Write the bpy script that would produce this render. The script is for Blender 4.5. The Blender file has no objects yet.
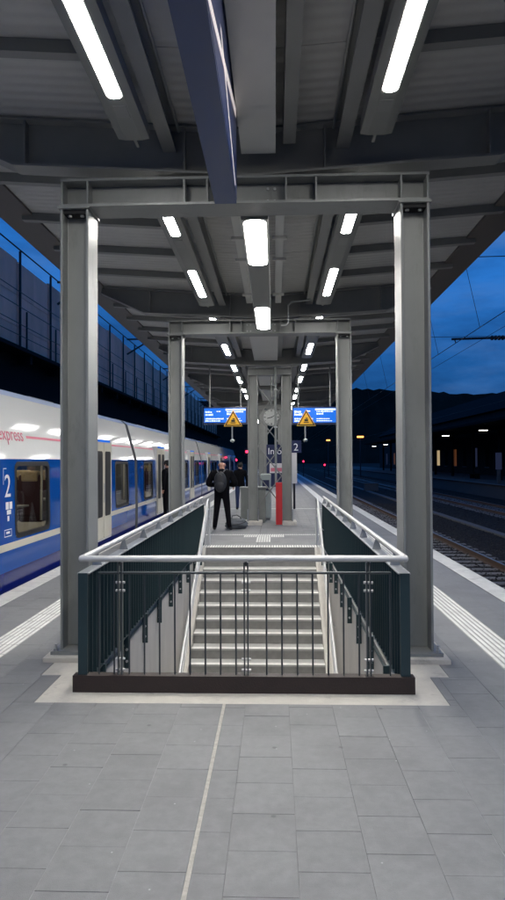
import bpy, bmesh, math, random
from mathutils import Vector, Matrix
random.seed(7)
R = math.radians
sc = bpy.context.scene
col = sc.collection

# ------------------------------------------------------------------ camera
CAM_H = 1.7
camd = bpy.data.cameras.new('camera')
cam = bpy.data.objects.new('camera', camd); col.objects.link(cam); sc.camera = cam
camd.sensor_fit = 'VERTICAL'; camd.sensor_height = 36.0; camd.lens = 26.0
camd.clip_start = 0.05; camd.clip_end = 6000
_yaw, _pitch, _roll = R(1.9825), R(0.969), R(0.3)
_F = Vector((-math.sin(_yaw)*math.cos(_pitch), math.cos(_yaw)*math.cos(_pitch), math.sin(_pitch)))
_Rt = _F.cross(Vector((0, 0, 1))).normalized(); _U = _Rt.cross(_F)
_R2 = _Rt*math.cos(_roll) - _U*math.sin(_roll); _U2 = _Rt*math.sin(_roll) + _U*math.cos(_roll)
_m = Matrix((_R2, _U2, -_F)).transposed().to_4x4(); _m.translation = Vector((0, 0, CAM_H))
cam.matrix_world = _m

# ------------------------------------------------------------------ world: dusk sky
world = bpy.data.worlds.new('World'); sc.world = world; world.use_nodes = True
wn = world.node_tree; wn.nodes.clear()
wo = wn.nodes.new('ShaderNodeOutputWorld'); bg = wn.nodes.new('ShaderNodeBackground')
sky = wn.nodes.new('ShaderNodeTexSky'); sky.sky_type = 'NISHITA'; sky.sun_disc = False
sky.sun_elevation = R(0.0); sky.sun_rotation = R(-95); sky.altitude = 150
sky.air_density = 1.0; sky.dust_density = 0.4; sky.ozone_density = 4.0
tc = wn.nodes.new('ShaderNodeTexCoord'); mp = wn.nodes.new('ShaderNodeMapping')
mp.inputs['Scale'].default_value = (2.2, 2.2, 7.0)
nz = wn.nodes.new('ShaderNodeTexNoise'); nz.inputs['Scale'].default_value = 1.7
nz.inputs['Detail'].default_value = 9; nz.inputs['Roughness'].default_value = 0.62
cr = wn.nodes.new('ShaderNodeValToRGB')
cr.color_ramp.elements[0].position = 0.36; cr.color_ramp.elements[0].color = (1.12, 1.12, 1.12, 1)
cr.color_ramp.elements[1].position = 0.68; cr.color_ramp.elements[1].color = (0.50, 0.46, 0.50, 1)
mx = wn.nodes.new('ShaderNodeMix'); mx.data_type = 'RGBA'; mx.blend_type = 'MULTIPLY'
mx.inputs[0].default_value = 1.0
tint = wn.nodes.new('ShaderNodeMix'); tint.data_type = 'RGBA'; tint.blend_type = 'MULTIPLY'
tint.inputs[0].default_value = 1.0; tint.inputs[7].default_value = (0.42, 0.93, 1.0, 1)
L = wn.links.new
L(tc.outputs['Generated'], mp.inputs['Vector']); L(mp.outputs['Vector'], nz.inputs['Vector'])
L(nz.outputs['Fac'], cr.inputs['Fac']); L(sky.outputs['Color'], tint.inputs[6])

sv = wn.nodes.new('ShaderNodeVectorMath'); sv.operation = 'MULTIPLY_ADD'
sv.inputs[1].default_value = (1, 1, 0.7); sv.inputs[2].default_value = (0, 0, 0.38)
nv = wn.nodes.new('ShaderNodeVectorMath'); nv.operation = 'NORMALIZE'
L(tc.outputs['Generated'], sv.inputs[0]); L(sv.outputs[0], nv.inputs[0]); L(nv.outputs[0], sky.inputs['Vector'])
sx = wn.nodes.new('ShaderNodeSeparateXYZ'); L(tc.outputs['Generated'], sx.inputs[0])
gr_ = wn.nodes.new('ShaderNodeMapRange'); gr_.interpolation_type = 'SMOOTHSTEP'
gr_.inputs[1].default_value = -0.05; gr_.inputs[2].default_value = 0.36; gr_.inputs[3].default_value = 0.30; gr_.inputs[4].default_value = 1.0
L(sx.outputs['Z'], gr_.inputs[0])
gm_ = wn.nodes.new('ShaderNodeMix'); gm_.data_type = 'RGBA'; gm_.blend_type = 'MULTIPLY'; gm_.inputs[0].default_value = 1.0
L(tint.outputs[2], gm_.inputs[6]); L(gr_.outputs[0], gm_.inputs[7])
L(gm_.outputs[2], mx.inputs[6]); L(cr.outputs['Color'], mx.inputs[7])
n2 = wn.nodes.new('ShaderNodeTexNoise'); n2.inputs['Scale'].default_value = 2.6; n2.inputs['Detail'].default_value = 8; n2.inputs['Roughness'].default_value = 0.6
m2_ = wn.nodes.new('ShaderNodeMapping'); m2_.inputs['Scale'].default_value = (1.6, 1.6, 6.0); m2_.inputs['Location'].default_value = (3.1, 1.7, 0.4)
L(tc.outputs['Generated'], m2_.inputs['Vector']); L(m2_.outputs['Vector'], n2.inputs['Vector'])
cf = wn.nodes.new('ShaderNodeMapRange'); cf.inputs[1].default_value = 0.46; cf.inputs[2].default_value = 0.72; cf.inputs[3].default_value = 0.0; cf.inputs[4].default_value = 0.5
L(n2.outputs['Fac'], cf.inputs[0])
cm = wn.nodes.new('ShaderNodeMix'); cm.data_type = 'RGBA'; L(cf.outputs[0], cm.inputs[0]); L(mx.outputs[2], cm.inputs[6])
cm.inputs[7].default_value = (0.055, 0.125, 0.29, 1)
L(cm.outputs[2], bg.inputs['Color']); L(bg.outputs['Background'], wo.inputs['Surface'])
bg.inputs['Strength'].default_value = 1.62

sc.view_settings.view_transform = 'Standard'; sc.view_settings.look = 'None'
sc.view_settings.exposure = 0.0; sc.view_settings.gamma = 1.0
sc.cycles.use_denoising = True
sc.cycles.max_bounces = 8; sc.cycles.diffuse_bounces = 4; sc.cycles.glossy_bounces = 4
sc.cycles.transparent_max_bounces = 16
sc.cycles.sample_clamp_indirect = 6.0
LAMP_L = 96.0            # radiance of the platform lamps

# ------------------------------------------------------------------ materials
MATS = {}
def mat(name, color, rough=0.6, metal=0.0, noise=0.0, nscale=8.0, bump=0.0, bscale=60.0, rnd=0.0,
        spec=0.5, coat=0.0, emit=None, estr=0.0, stain=None, stretch=(1, 1, 1), coords='Object'):
    m = bpy.data.materials.new(name); m.use_nodes = True
    nt = m.node_tree; n = nt.nodes; b = n['Principled BSDF']; lk = nt.links.new
    b.inputs['Base Color'].default_value = (*color, 1); b.inputs['Roughness'].default_value = rough
    b.inputs['Metallic'].default_value = metal; b.inputs['Specular IOR Level'].default_value = spec
    b.inputs['Coat Weight'].default_value = coat; b.inputs['Coat Roughness'].default_value = 0.08
    if emit:
        b.inputs['Emission Color'].default_value = (*emit, 1); b.inputs['Emission Strength'].default_value = estr
    if noise or rnd or bump or stain:
        geo = n.new('ShaderNodeNewGeometry')
        mp_ = n.new('ShaderNodeMapping'); mp_.inputs['Scale'].default_value = stretch
        lk(geo.outputs['Position'], mp_.inputs['Vector'])
    cur = None
    if noise:
        t = n.new('ShaderNodeTexNoise'); t.inputs['Scale'].default_value = nscale
        t.inputs['Detail'].default_value = 8; t.inputs['Roughness'].default_value = 0.65
        lk(mp_.outputs['Vector'], t.inputs['Vector'])
        mr = n.new('ShaderNodeMapRange'); mr.inputs[1].default_value = 0.25; mr.inputs[2].default_value = 0.75
        mr.inputs[3].default_value = 1 - noise; mr.inputs[4].default_value = 1 + noise
        lk(t.outputs['Fac'], mr.inputs[0])
        mu = n.new('ShaderNodeMix'); mu.data_type = 'RGBA'; mu.blend_type = 'MULTIPLY'; mu.inputs[0].default_value = 1
        mu.inputs[6].default_value = (*color, 1); lk(mr.outputs[0], mu.inputs[7]); cur = mu.outputs[2]
        rr = n.new('ShaderNodeMapRange'); rr.inputs[3].default_value = max(0.02, rough - 0.12); rr.inputs[4].default_value = min(1, rough + 0.12)
        lk(t.outputs['Fac'], rr.inputs[0]); lk(rr.outputs[0], b.inputs['Roughness'])
    if rnd:
        oi = n.new('ShaderNodeObjectInfo')
        ad = n.new('ShaderNodeMath'); ad.operation = 'ADD'
        lk(oi.outputs['Random'], ad.inputs[0]); lk(geo.outputs['Random Per Island'], ad.inputs[1])
        fr = n.new('ShaderNodeMath'); fr.operation = 'FRACT'; lk(ad.outputs[0], fr.inputs[0])
        m2 = n.new('ShaderNodeMapRange'); m2.inputs[3].default_value = 1 - rnd; m2.inputs[4].default_value = 1 + rnd
        lk(fr.outputs[0], m2.inputs[0])
        mu = n.new('ShaderNodeMix'); mu.data_type = 'RGBA'; mu.blend_type = 'MULTIPLY'; mu.inputs[0].default_value = 1
        if cur: lk(cur, mu.inputs[6])
        else: mu.inputs[6].default_value = (*color, 1)
        lk(m2.outputs[0], mu.inputs[7]); cur = mu.outputs[2]
    if stain:
        scol, sscale, lo, hi = stain
        t = n.new('ShaderNodeTexNoise'); t.inputs['Scale'].default_value = sscale; t.inputs['Detail'].default_value = 10
        t.inputs['Roughness'].default_value = 0.7
        lk(mp_.outputs['Vector'], t.inputs['Vector'])
        m2 = n.new('ShaderNodeMapRange'); m2.inputs[1].default_value = lo; m2.inputs[2].default_value = hi
        lk(t.outputs['Fac'], m2.inputs[0])
        mu = n.new('ShaderNodeMix'); mu.data_type = 'RGBA'
        lk(m2.outputs[0], mu.inputs[0])
        if cur: lk(cur, mu.inputs[6])
        else: mu.inputs[6].default_value = (*color, 1)
        mu.inputs[7].default_value = (*scol, 1); cur = mu.outputs[2]
    if cur: lk(cur, b.inputs['Base Color'])
    if bump:
        t = n.new('ShaderNodeTexNoise'); t.inputs['Scale'].default_value = bscale; t.inputs['Detail'].default_value = 6
        lk(mp_.outputs['Vector'], t.inputs['Vector'])
        bp = n.new('ShaderNodeBump'); bp.inputs['Strength'].default_value = bump; bp.inputs['Distance'].default_value = 0.01
        lk(t.outputs['Fac'], bp.inputs['Height']); lk(bp.outputs['Normal'], b.inputs['Normal'])
    MATS[name] = m
    return m

mat('steel_paint', (0.210, 0.217, 0.211), 0.42, noise=0.10, nscale=3.0, bump=0.10, bscale=180, stain=((0.125, 0.130, 0.126), 2.6, 0.55, 0.80), stretch=(1.5, 1.5, 0.5))
mat('roof_steel', (0.21, 0.212, 0.206), 0.5, noise=0.10, nscale=2.5, bump=0.05, bscale=120)
mat('deck', (0.45, 0.445, 0.43), 0.55, noise=0.12, nscale=1.4, rnd=0.05, stretch=(1, 1, 1))
mat('housing', (0.19, 0.195, 0.185), 0.5, noise=0.08, nscale=3)
mat('duct_sheet', (0.58, 0.58, 0.55), 0.5, noise=0.07, nscale=1.6)
mat('fascia', (0.10, 0.088, 0.08), 0.55, noise=0.15, nscale=3)
mat('paver', (0.208, 0.207, 0.205), 0.6, noise=0.15, nscale=16.0, rnd=0.04, bump=0.3, bscale=260, stain=((0.150, 0.149, 0.148), 1.5, 0.48, 0.78))
mat('faint_joint', (0.33, 0.325, 0.32), 0.9, noise=0.3, nscale=25)
mat('joint', (0.185, 0.183, 0.18), 0.9, noise=0.45, nscale=3.0)
mat('light_joint', (0.42, 0.39, 0.34), 0.85, noise=0.25, nscale=30)
mat('cream_slab', (0.50, 0.47, 0.41), 0.75, noise=0.16, nscale=6, bump=0.3, bscale=150, stain=((0.30, 0.28, 0.25), 5, 0.56, 0.74))
mat('tactile', (0.70, 0.69, 0.65), 0.7, noise=0.14, nscale=7, rnd=0.06, bump=0.2, bscale=200, stain=((0.38, 0.37, 0.35), 2.5, 0.58, 0.78))
mat('edge_block', (0.60, 0.59, 0.55), 0.75, noise=0.16, nscale=6, rnd=0.05, bump=0.3, bscale=180, stain=((0.33, 0.32, 0.30), 4, 0.57, 0.76))
mat('concrete_wall', (0.50, 0.475, 0.43), 0.8, noise=0.12, nscale=3, bump=0.25, bscale=90, stain=((0.27, 0.25, 0.22), 2.5, 0.58, 0.8), stretch=(1, 1, 0.35))
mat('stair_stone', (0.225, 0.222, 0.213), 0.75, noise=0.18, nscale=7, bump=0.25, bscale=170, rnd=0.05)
mat('nosing_white', (0.70, 0.69, 0.655), 0.6, noise=0.2, nscale=10)
mat('tactile_groove', (0.36, 0.355, 0.33), 0.85, noise=0.2, nscale=9)
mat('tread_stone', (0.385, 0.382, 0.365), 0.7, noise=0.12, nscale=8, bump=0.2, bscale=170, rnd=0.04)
mat('stainless', (0.56, 0.56, 0.55), 0.40, metal=0.45, noise=0.06, nscale=20)
mat('galvanised', (0.40, 0.41, 0.41), 0.45, metal=0.6, noise=0.12, nscale=10)
mat('teal_paint', (0.016, 0.036, 0.041), 0.4, noise=0.10, nscale=6)
mat('grey_bar', (0.055, 0.065, 0.07), 0.35, metal=0.3)
mat('rust_plate', (0.023, 0.013, 0.010), 0.6, noise=0.35, nscale=9, bump=0.3, bscale=80, stain=((0.075, 0.035, 0.022), 14, 0.62, 0.8))
mat('black_gap', (0.008, 0.008, 0.009), 0.8)
mat('train_white', (0.68, 0.68, 0.66), 0.07, bump=0.012, bscale=2.0, spec=0.13)
mat('train_blue', (0.003, 0.066, 0.31), 0.07, bump=0.012, bscale=2.0, spec=0.3)
mat('train_deep_blue', (0.004, 0.012, 0.14), 0.12, bump=0.012, bscale=2.0, spec=0.4)
mat('train_cream', (0.62, 0.58, 0.47), 0.3)
mat('train_red', (0.52, 0.03, 0.10), 0.35)
mat('train_grey', (0.16, 0.165, 0.17), 0.5, noise=0.15, nscale=4)
mat('train_under', (0.02, 0.02, 0.022), 0.8, noise=0.3, nscale=9)
mat('rubber', (0.012, 0.012, 0.013), 0.5)
mat('bellows', (0.05, 0.042, 0.035), 0.85, noise=0.2, nscale=20)
mat('white_print', (0.75, 0.76, 0.78), 0.4)
mat('seat_maroon', (0.055, 0.022, 0.03), 0.85)
mat('seat_tan', (0.42, 0.33, 0.20), 0.8)
mat('interior_wall', (0.34, 0.32, 0.29), 0.7)
mat('amber_led', (0.05, 0.02, 0.0), 0.5, emit=(1.0, 0.28, 0.02), estr=1.6)
mat('cabin_light', (0.8, 0.8, 0.8), 0.5, emit=(1.0, 0.86, 0.66), estr=2.6)
mat('lamp', (0.9, 0.9, 0.9), 0.4, emit=(1.0, 0.975, 0.93), estr=LAMP_L)
mat('lamp_center', (0.9, 0.9, 0.9), 0.4, emit=(1.0, 0.975, 0.93), estr=LAMP_L*0.68)
mat('lamp_far', (0.9, 0.9, 0.9), 0.4, emit=(1.0, 0.96, 0.88), estr=7)
mat('sodium', (0.9, 0.5, 0.2), 0.4, emit=(1.0, 0.36, 0.07), estr=4)
mat('red_light', (0.5, 0.02, 0.03), 0.4, emit=(1.0, 0.02, 0.07), estr=6)
mat('window_lit', (0.4, 0.3, 0.15), 0.4, emit=(1.0, 0.75, 0.40), estr=0.5)
mat('window_orange', (0.3, 0.12, 0.05), 0.4, emit=(1.0, 0.33, 0.08), estr=0.07)
mat('window_cold', (0.02, 0.02, 0.04), 0.4, emit=(0.35, 0.45, 1.0), estr=0.035)
mat('screen_blue', (0.01, 0.05, 0.3), 0.25, emit=(0.010, 0.155, 0.66), estr=0.95)
mat('screen_white', (0.6, 0.7, 0.9), 0.4, emit=(0.72, 0.86, 1.0), estr=0.95)
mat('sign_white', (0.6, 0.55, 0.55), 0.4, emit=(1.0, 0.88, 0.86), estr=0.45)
mat('screen_case', (0.010, 0.018, 0.07), 0.35)
mat('sign_blue', (0.013, 0.042, 0.155), 0.32, noise=0.08, nscale=4)
mat('sign_side', (0.025, 0.045, 0.16), 0.3)
mat('warn_yellow', (0.78, 0.42, 0.015), 0.45)
mat('warn_black', (0.012, 0.011, 0.010), 0.5)
mat('red_panel', (0.42, 0.012, 0.016), 0.45, noise=0.06, nscale=6)
mat('cabinet_grey', (0.21, 0.225, 0.215), 0.5, noise=0.10, nscale=5)
mat('cabinet_pale', (0.40, 0.44, 0.41), 0.5, noise=0.08, nscale=5)
mat('clock_face', (0.40, 0.41, 0.40), 0.35)
mat('poster_white', (0.62, 0.60, 0.60), 0.5)
mat('poster_pink', (0.6, 0.16, 0.22), 0.5)
mat('cloth_black', (0.004, 0.004, 0.0055), 0.85, spec=0.1, noise=0.25, nscale=14, bump=0.5, bscale=25)
mat('cloth_pants', (0.0045, 0.0045, 0.006), 0.85, spec=0.1, noise=0.2, nscale=14)
mat('denim', (0.016, 0.028, 0.085), 0.85, noise=0.2, nscale=20)
mat('pack_cloth', (0.014, 0.015, 0.019), 0.7, noise=0.2, nscale=20)
mat('strap', (0.05, 0.052, 0.056), 0.6)
mat('skin', (0.50, 0.26, 0.18), 0.55)
mat('shoe', (0.012, 0.011, 0.011), 0.6)
mat('hair_dark', (0.008, 0.007, 0.006), 0.8)
mat('bag_cloth', (0.10, 0.11, 0.12), 0.65, noise=0.45, nscale=7, bump=0.6, bscale=14)
mat('ballast', (0.024, 0.022, 0.020), 0.95, spec=0.1, noise=0.45, nscale=14, bump=1.0, bscale=24)
mat('stone', (0.042, 0.039, 0.036), 0.95, spec=0.1, rnd=0.45, noise=0.2, nscale=30)
mat('sleeper', (0.17, 0.16, 0.15), 0.85, noise=0.25, nscale=6, bump=0.3, bscale=60, rnd=0.12)
mat('rail_side', (0.075, 0.042, 0.026), 0.75, noise=0.3, nscale=12)
mat('rail_top', (0.30, 0.28, 0.26), 0.35, metal=0.8)
mat('trough', (0.10, 0.098, 0.095), 0.85, noise=0.2, nscale=3)
mat('barrier_panel', (0.86, 0.47, 0.34), 0.85, noise=0.22, nscale=0.8, rnd=0.10, bump=0.4, bscale=12, stain=((0.55, 0.29, 0.21), 0.7, 0.52, 0.75), stretch=(1, 1, 0.4))  # red raised in the base colour to stand in for warm station light
mat('dark_steel', (0.022, 0.022, 0.026), 0.6)
mat('dark_wall', (0.012, 0.011, 0.012), 0.9, spec=0.1, noise=0.3, nscale=0.6)
mat('hill', (0.020, 0.022, 0.018), 0.95, spec=0.0, noise=0.4, nscale=0.03)
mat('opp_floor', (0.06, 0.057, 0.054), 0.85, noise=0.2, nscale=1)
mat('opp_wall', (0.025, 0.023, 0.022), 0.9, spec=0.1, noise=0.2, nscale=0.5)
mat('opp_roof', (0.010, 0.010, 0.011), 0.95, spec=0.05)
mat('porcelain', (0.05, 0.03, 0.03), 0.35)

def glass_material():
    m = bpy.data.materials.new('train_glass'); m.use_nodes = True
    n = m.node_tree.nodes; lk = m.node_tree.links.new
    for x in list(n):
        if x.type != 'OUTPUT_MATERIAL': n.remove(x)
    out = [x for x in n if x.type == 'OUTPUT_MATERIAL'][0]
    tr = n.new('ShaderNodeBsdfTransparent'); tr.inputs[0].default_value = (0.62, 0.66, 0.66, 1)
    gl = n.new('ShaderNodeBsdfGlossy'); gl.inputs['Roughness'].default_value = 0.02
    fr = n.new('ShaderNodeFresnel'); fr.inputs['IOR'].default_value = 1.65
    mx_ = n.new('ShaderNodeMixShader')
    lk(fr.outputs[0], mx_.inputs[0]); lk(tr.outputs[0], mx_.inputs[1]); lk(gl.outputs[0], mx_.inputs[2])
    lk(mx_.outputs[0], out.inputs['Surface'])
    MATS['train_glass'] = m
glass_material()

def add_corrugation(name):
    m = MATS[name]; n = m.node_tree.nodes; lk = m.node_tree.links.new; b = n['Principled BSDF']
    geo = n.new('ShaderNodeNewGeometry')
    w = n.new('ShaderNodeTexWave'); w.wave_type = 'BANDS'; w.bands_direction = 'Y'; w.wave_profile = 'SIN'
    w.inputs['Scale'].default_value = 2.6
    lk(geo.outputs['Position'], w.inputs['Vector'])
    bp = n.new('ShaderNodeBump'); bp.inputs['Strength'].default_value = 0.7; bp.inputs['Distance'].default_value = 0.012
    lk(w.outputs['Fac'], bp.inputs['Height']); lk(bp.outputs['Normal'], b.inputs['Normal'])
add_corrugation('deck')

def add_spots(name):
    '''chewing-gum spots and pale specks trodden into the paving'''
    m = MATS[name]; n = m.node_tree.nodes; lk = m.node_tree.links.new; b = n['Principled BSDF']
    src = b.inputs['Base Color'].links[0].from_socket
    geo = n.new('ShaderNodeNewGeometry')
    for scale, lo, hi, colr, amt in ((2.6, 0.020, 0.045, (0.10, 0.10, 0.10, 1), 0.75), (4.2, 0.010, 0.024, (0.50, 0.50, 0.48, 1), 0.7)):
        v = n.new('ShaderNodeTexVoronoi'); v.voronoi_dimensions = '2D'; v.inputs['Scale'].default_value = scale
        lk(geo.outputs['Position'], v.inputs['Vector'])
        mr = n.new('ShaderNodeMapRange'); mr.inputs[1].default_value = lo; mr.inputs[2].default_value = hi
        mr.inputs[3].default_value = amt; mr.inputs[4].default_value = 0.0
        lk(v.outputs['Distance'], mr.inputs[0])
        sp = n.new('ShaderNodeSeparateColor'); lk(v.outputs['Color'], sp.inputs[0])
        th = n.new('ShaderNodeMath'); th.operation = 'GREATER_THAN'; th.inputs[1].default_value = 0.84; lk(sp.outputs[0], th.inputs[0])
        mu = n.new('ShaderNodeMath'); mu.operation = 'MULTIPLY'; lk(mr.outputs[0], mu.inputs[0]); lk(th.outputs[0], mu.inputs[1])
        mx_ = n.new('ShaderNodeMix'); mx_.data_type = 'RGBA'; lk(mu.outputs[0], mx_.inputs[0]); lk(src, mx_.inputs[6]); mx_.inputs[7].default_value = colr
        src = mx_.outputs[2]
    lk(src, b.inputs['Base Color'])
add_spots('paver')

# ------------------------------------------------------------------ mesh helpers
class MB:
    def __init__(self): self.v = []; self.f = []; self.mi = []
    def add(self, vs, fs, mi=0):
        o = len(self.v); self.v += [tuple(p) for p in vs]
        for f in fs: self.f.append(tuple(i + o for i in f)); self.mi.append(mi)
        return self
    def box(self, x0, x1, y0, y1, z0, z1, mi=0):
        vs = [(x0,y0,z0),(x1,y0,z0),(x1,y1,z0),(x0,y1,z0),(x0,y0,z1),(x1,y0,z1),(x1,y1,z1),(x0,y1,z1)]
        return self.add(vs, [(0,3,2,1),(4,5,6,7),(0,1,5,4),(1,2,6,5),(2,3,7,6),(3,0,4,7)], mi)
    def cbox(self, x0, x1, y0, y1, z0, z1, c, mi=0):
        """box with chamfered top rim"""
        vs = [(x0,y0,z0),(x1,y0,z0),(x1,y1,z0),(x0,y1,z0),
              (x0,y0,z1-c),(x1,y0,z1-c),(x1,y1,z1-c),(x0,y1,z1-c),
              (x0+c,y0+c,z1),(x1-c,y0+c,z1),(x1-c,y1-c,z1),(x0+c,y1-c,z1)]
        fs = [(0,1,5,4),(1,2,6,5),(2,3,7,6),(3,0,4,7),(4,5,9,8),(5,6,10,9),(6,7,11,10),(7,4,8,11),(8,9,10,11)]
        return self.add(vs, fs, mi)
    def prism(self, poly, axis, a, b, mi=0):
        """poly in the two other axes (x: (y,z), y: (x,z), z: (x,y))"""
        def mk(p, t): return {'x': (t, p[0], p[1]), 'y': (p[0], t, p[1]), 'z': (p[0], p[1], t)}[axis]
        n = len(poly); vs = [mk(p, a) for p in poly] + [mk(p, b) for p in poly]
        fs = [tuple(range(n))[::-1], tuple(range(n, 2*n))]
        for i in range(n): j = (i+1) % n; fs.append((i, j, n+j, n+i))
        return self.add(vs, fs, mi)
    def tube(self, pts, r, n=8, mi=0, cap=True):
        pts = [Vector(p) for p in pts]; rings = []
        rs = r if isinstance(r, (list, tuple)) else [r]*len(pts)
        prev = None
        for i, p in enumerate(pts):
            if i == 0: t = pts[1]-pts[0]
            elif i == len(pts)-1: t = pts[-1]-pts[-2]
            else: t = (pts[i+1]-p).normalized() + (p-pts[i-1]).normalized()
            t.normalize()
            if prev is None:
                a = Vector((0,0,1)) if abs(t.z) < 0.9 else Vector((1,0,0))
                u = t.cross(a).normalized()
            else:
                u = (prev - t*prev.dot(t)).normalized()
            prev = u; w = t.cross(u)
            sc_ = 1.0
            if 0 < i < len(pts)-1:
                c = t.dot((p-pts[i-1]).normalized()); sc_ = 1/max(c, 0.5)
            rings.append([p + (u*math.cos(2*math.pi*k/n) + w*math.sin(2*math.pi*k/n))*rs[i]*(sc_ if 0 else 1) for k in range(n)])
        vs = [v for rg in rings for v in rg]; fs = []
        for i in range(len(rings)-1):
            for k in range(n):
                k2 = (k+1) % n
                fs.append((i*n+k, i*n+k2, (i+1)*n+k2, (i+1)*n+k))
        if cap:
            m0 = len(vs); vs = vs + [v.copy() for v in rings[0]] + [v.copy() for v in rings[-1]]
            fs.append(tuple(range(m0, m0+n))[::-1]); fs.append(tuple(range(m0+n, m0+2*n)))
        return self.add(vs, fs, mi)
    def disc(self, c, r, axis='y', t=0.02, n=24, mi=0):
        c = Vector(c); d = {'x': Vector((t/2,0,0)), 'y': Vector((0,t/2,0)), 'z': Vector((0,0,t/2))}[axis]
        return self.tube([c-d, c+d], r, n, mi)
    def ellipsoid(self, c, rx, ry, rz, nu=12, nv=8, mi=0):
        vs = []; fs = []
        for j in range(nv+1):
            th = math.pi*j/nv
            for i in range(nu):
                ph = 2*math.pi*i/nu
                vs.append((c[0]+rx*math.sin(th)*math.cos(ph), c[1]+ry*math.sin(th)*math.sin(ph), c[2]+rz*math.cos(th)))
        for j in range(nv):
            for i in range(nu):
                i2 = (i+1) % nu
                fs.append((j*nu+i, (j+1)*nu+i, (j+1)*nu+i2, j*nu+i2))
        return self.add(vs, fs, mi)
    def mesh(self, name, mats, smooth=False):
        me = bpy.data.meshes.new(name); me.from_pydata(self.v, [], self.f)
        if isinstance(mats, str): mats = [mats]
        for m in mats: me.materials.append(MATS[m])
        me.polygons.foreach_set('material_index', self.mi)
        if smooth: me.polygons.foreach_set('use_smooth', [True]*len(me.polygons))
        me.update()
        return me
    def build(self, name, mats, parent=None, smooth=False, fix=True):
        me = self.mesh(name, mats, smooth)
        if fix:
            b = bmesh.new(); b.from_mesh(me); bmesh.ops.recalc_face_normals(b, faces=b.faces); b.to_mesh(me); b.free()
        return link(name, me, parent)

def link(name, data, parent=None, loc=None):
    o = bpy.data.objects.new(name, data); col.objects.link(o)
    if parent is not None: o.parent = parent
    if loc is not None: o.location = loc
    return o
def tag(o, label=None, cat=None, group=None, kind=None):
    if label: o['label'] = label
    if cat: o['category'] = cat
    if group: o['group'] = group
    if kind: o['kind'] = kind
    return o
def thing(name, label, cat, loc=(0,0,0), group=None):
    return tag(link(name, None, None, loc), label, cat, group)
def copy_tree(o, parent=None, off=None):
    c = o.copy(); col.objects.link(c); c.parent = parent
    if off is not None: c.location = Vector(o.location) + Vector(off)
    for ch in o.children: copy_tree(ch, c)
    return c
def bevel(o, w, seg=2):
    m = o.modifiers.new('bevel', 'BEVEL'); m.width = w; m.segments = seg; m.limit_method = 'ANGLE'
    return o
def text(name, body, size, m, parent, X, Yv, loc, extrude=0.001, shear=0.0):
    cu = bpy.data.curves.new(name, 'FONT'); cu.body = body; cu.size = size; cu.extrude = extrude; cu.shear = shear
    cu.materials.append(MATS[m]); t0 = link(name, cu)
    dg = bpy.context.evaluated_depsgraph_get(); dg.update()
    me = bpy.data.meshes.new_from_object(t0.evaluated_get(dg)); bpy.data.objects.remove(t0)
    if not me.materials: me.materials.append(MATS[m])
    o = link(name, me, parent)
    X = Vector(X).normalized(); Yv = Vector(Yv).normalized(); Z = X.cross(Yv)
    mm = Matrix((X, Yv, Z)).transposed().to_4x4(); mm.translation = Vector(loc)
    o.matrix_local = mm
    return o

ORD = ['first', 'second', 'third', 'fourth', 'fifth', 'sixth', 'seventh', 'eighth', 'ninth', 'tenth', 'eleventh', 'twelfth']
XC = -0.165
FR = [5.6 + 5.75*k for k in range(-2, 8)]      # frame / girder lines (front faces)
ROOF0, ROOF1 = -6.2, 46.2

# ================================================================== THE SETTING
# ---- ground under the tracks
g = MB()
for (xa, xb, ya, yb) in ((-600, -1.6, -400, 1600), (1.07, 1500, -400, 1600), (-1.6, 1.07, -400, 3.3), (-1.6, 1.07, 12.9, 1600)):
    g.box(xa, xb, ya, yb, -1.30, -0.97)
tag(g.build('ground', 'ballast'), 'dark ballast ground between the tracks', kind='structure')

# ---- platform
XL, XR = -3.54, 3.02
WELL = (-1.45, 0.92, 4.86, 12.83)
platform = tag(link('platform', None), 'grey paved station platform with white tactile strips', kind='structure')
s = MB()
zt, zb = -0.0045, -1.0
Y0, Y1 = -8.0, 130.0
s.box(XL+0.02, XR-0.02, Y0, WELL[2], zb, zt)
s.box(XL+0.02, XR-0.02, WELL[3], Y1, zb, zt)
s.box(XL+0.02, WELL[0], WELL[2], WELL[3], zb, zt)
s.box(WELL[1], XR-0.02, WELL[2], WELL[3], zb, zt)
s.build('slab', 'joint', platform)

def subtract(r, h):
    x0,x1,y0,y1 = r; a0,a1,b0,b1 = h
    if x1 <= a0+1e-4 or x0 >= a1-1e-4 or y1 <= b0+1e-4 or y0 >= b1-1e-4: return [r]
    out = []
    if y0 < b0: out.append((x0,x1,y0,b0))
    if y1 > b1: out.append((x0,x1,b1,y1))
    ya, yb = max(y0,b0), min(y1,b1)
    if x0 < a0: out.append((x0,a0,ya,yb))
    if x1 > a1: out.append((a1,x1,ya,yb))
    return [q for q in out if q[1]-q[0] > 0.02 and q[3]-q[2] > 0.02]

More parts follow.
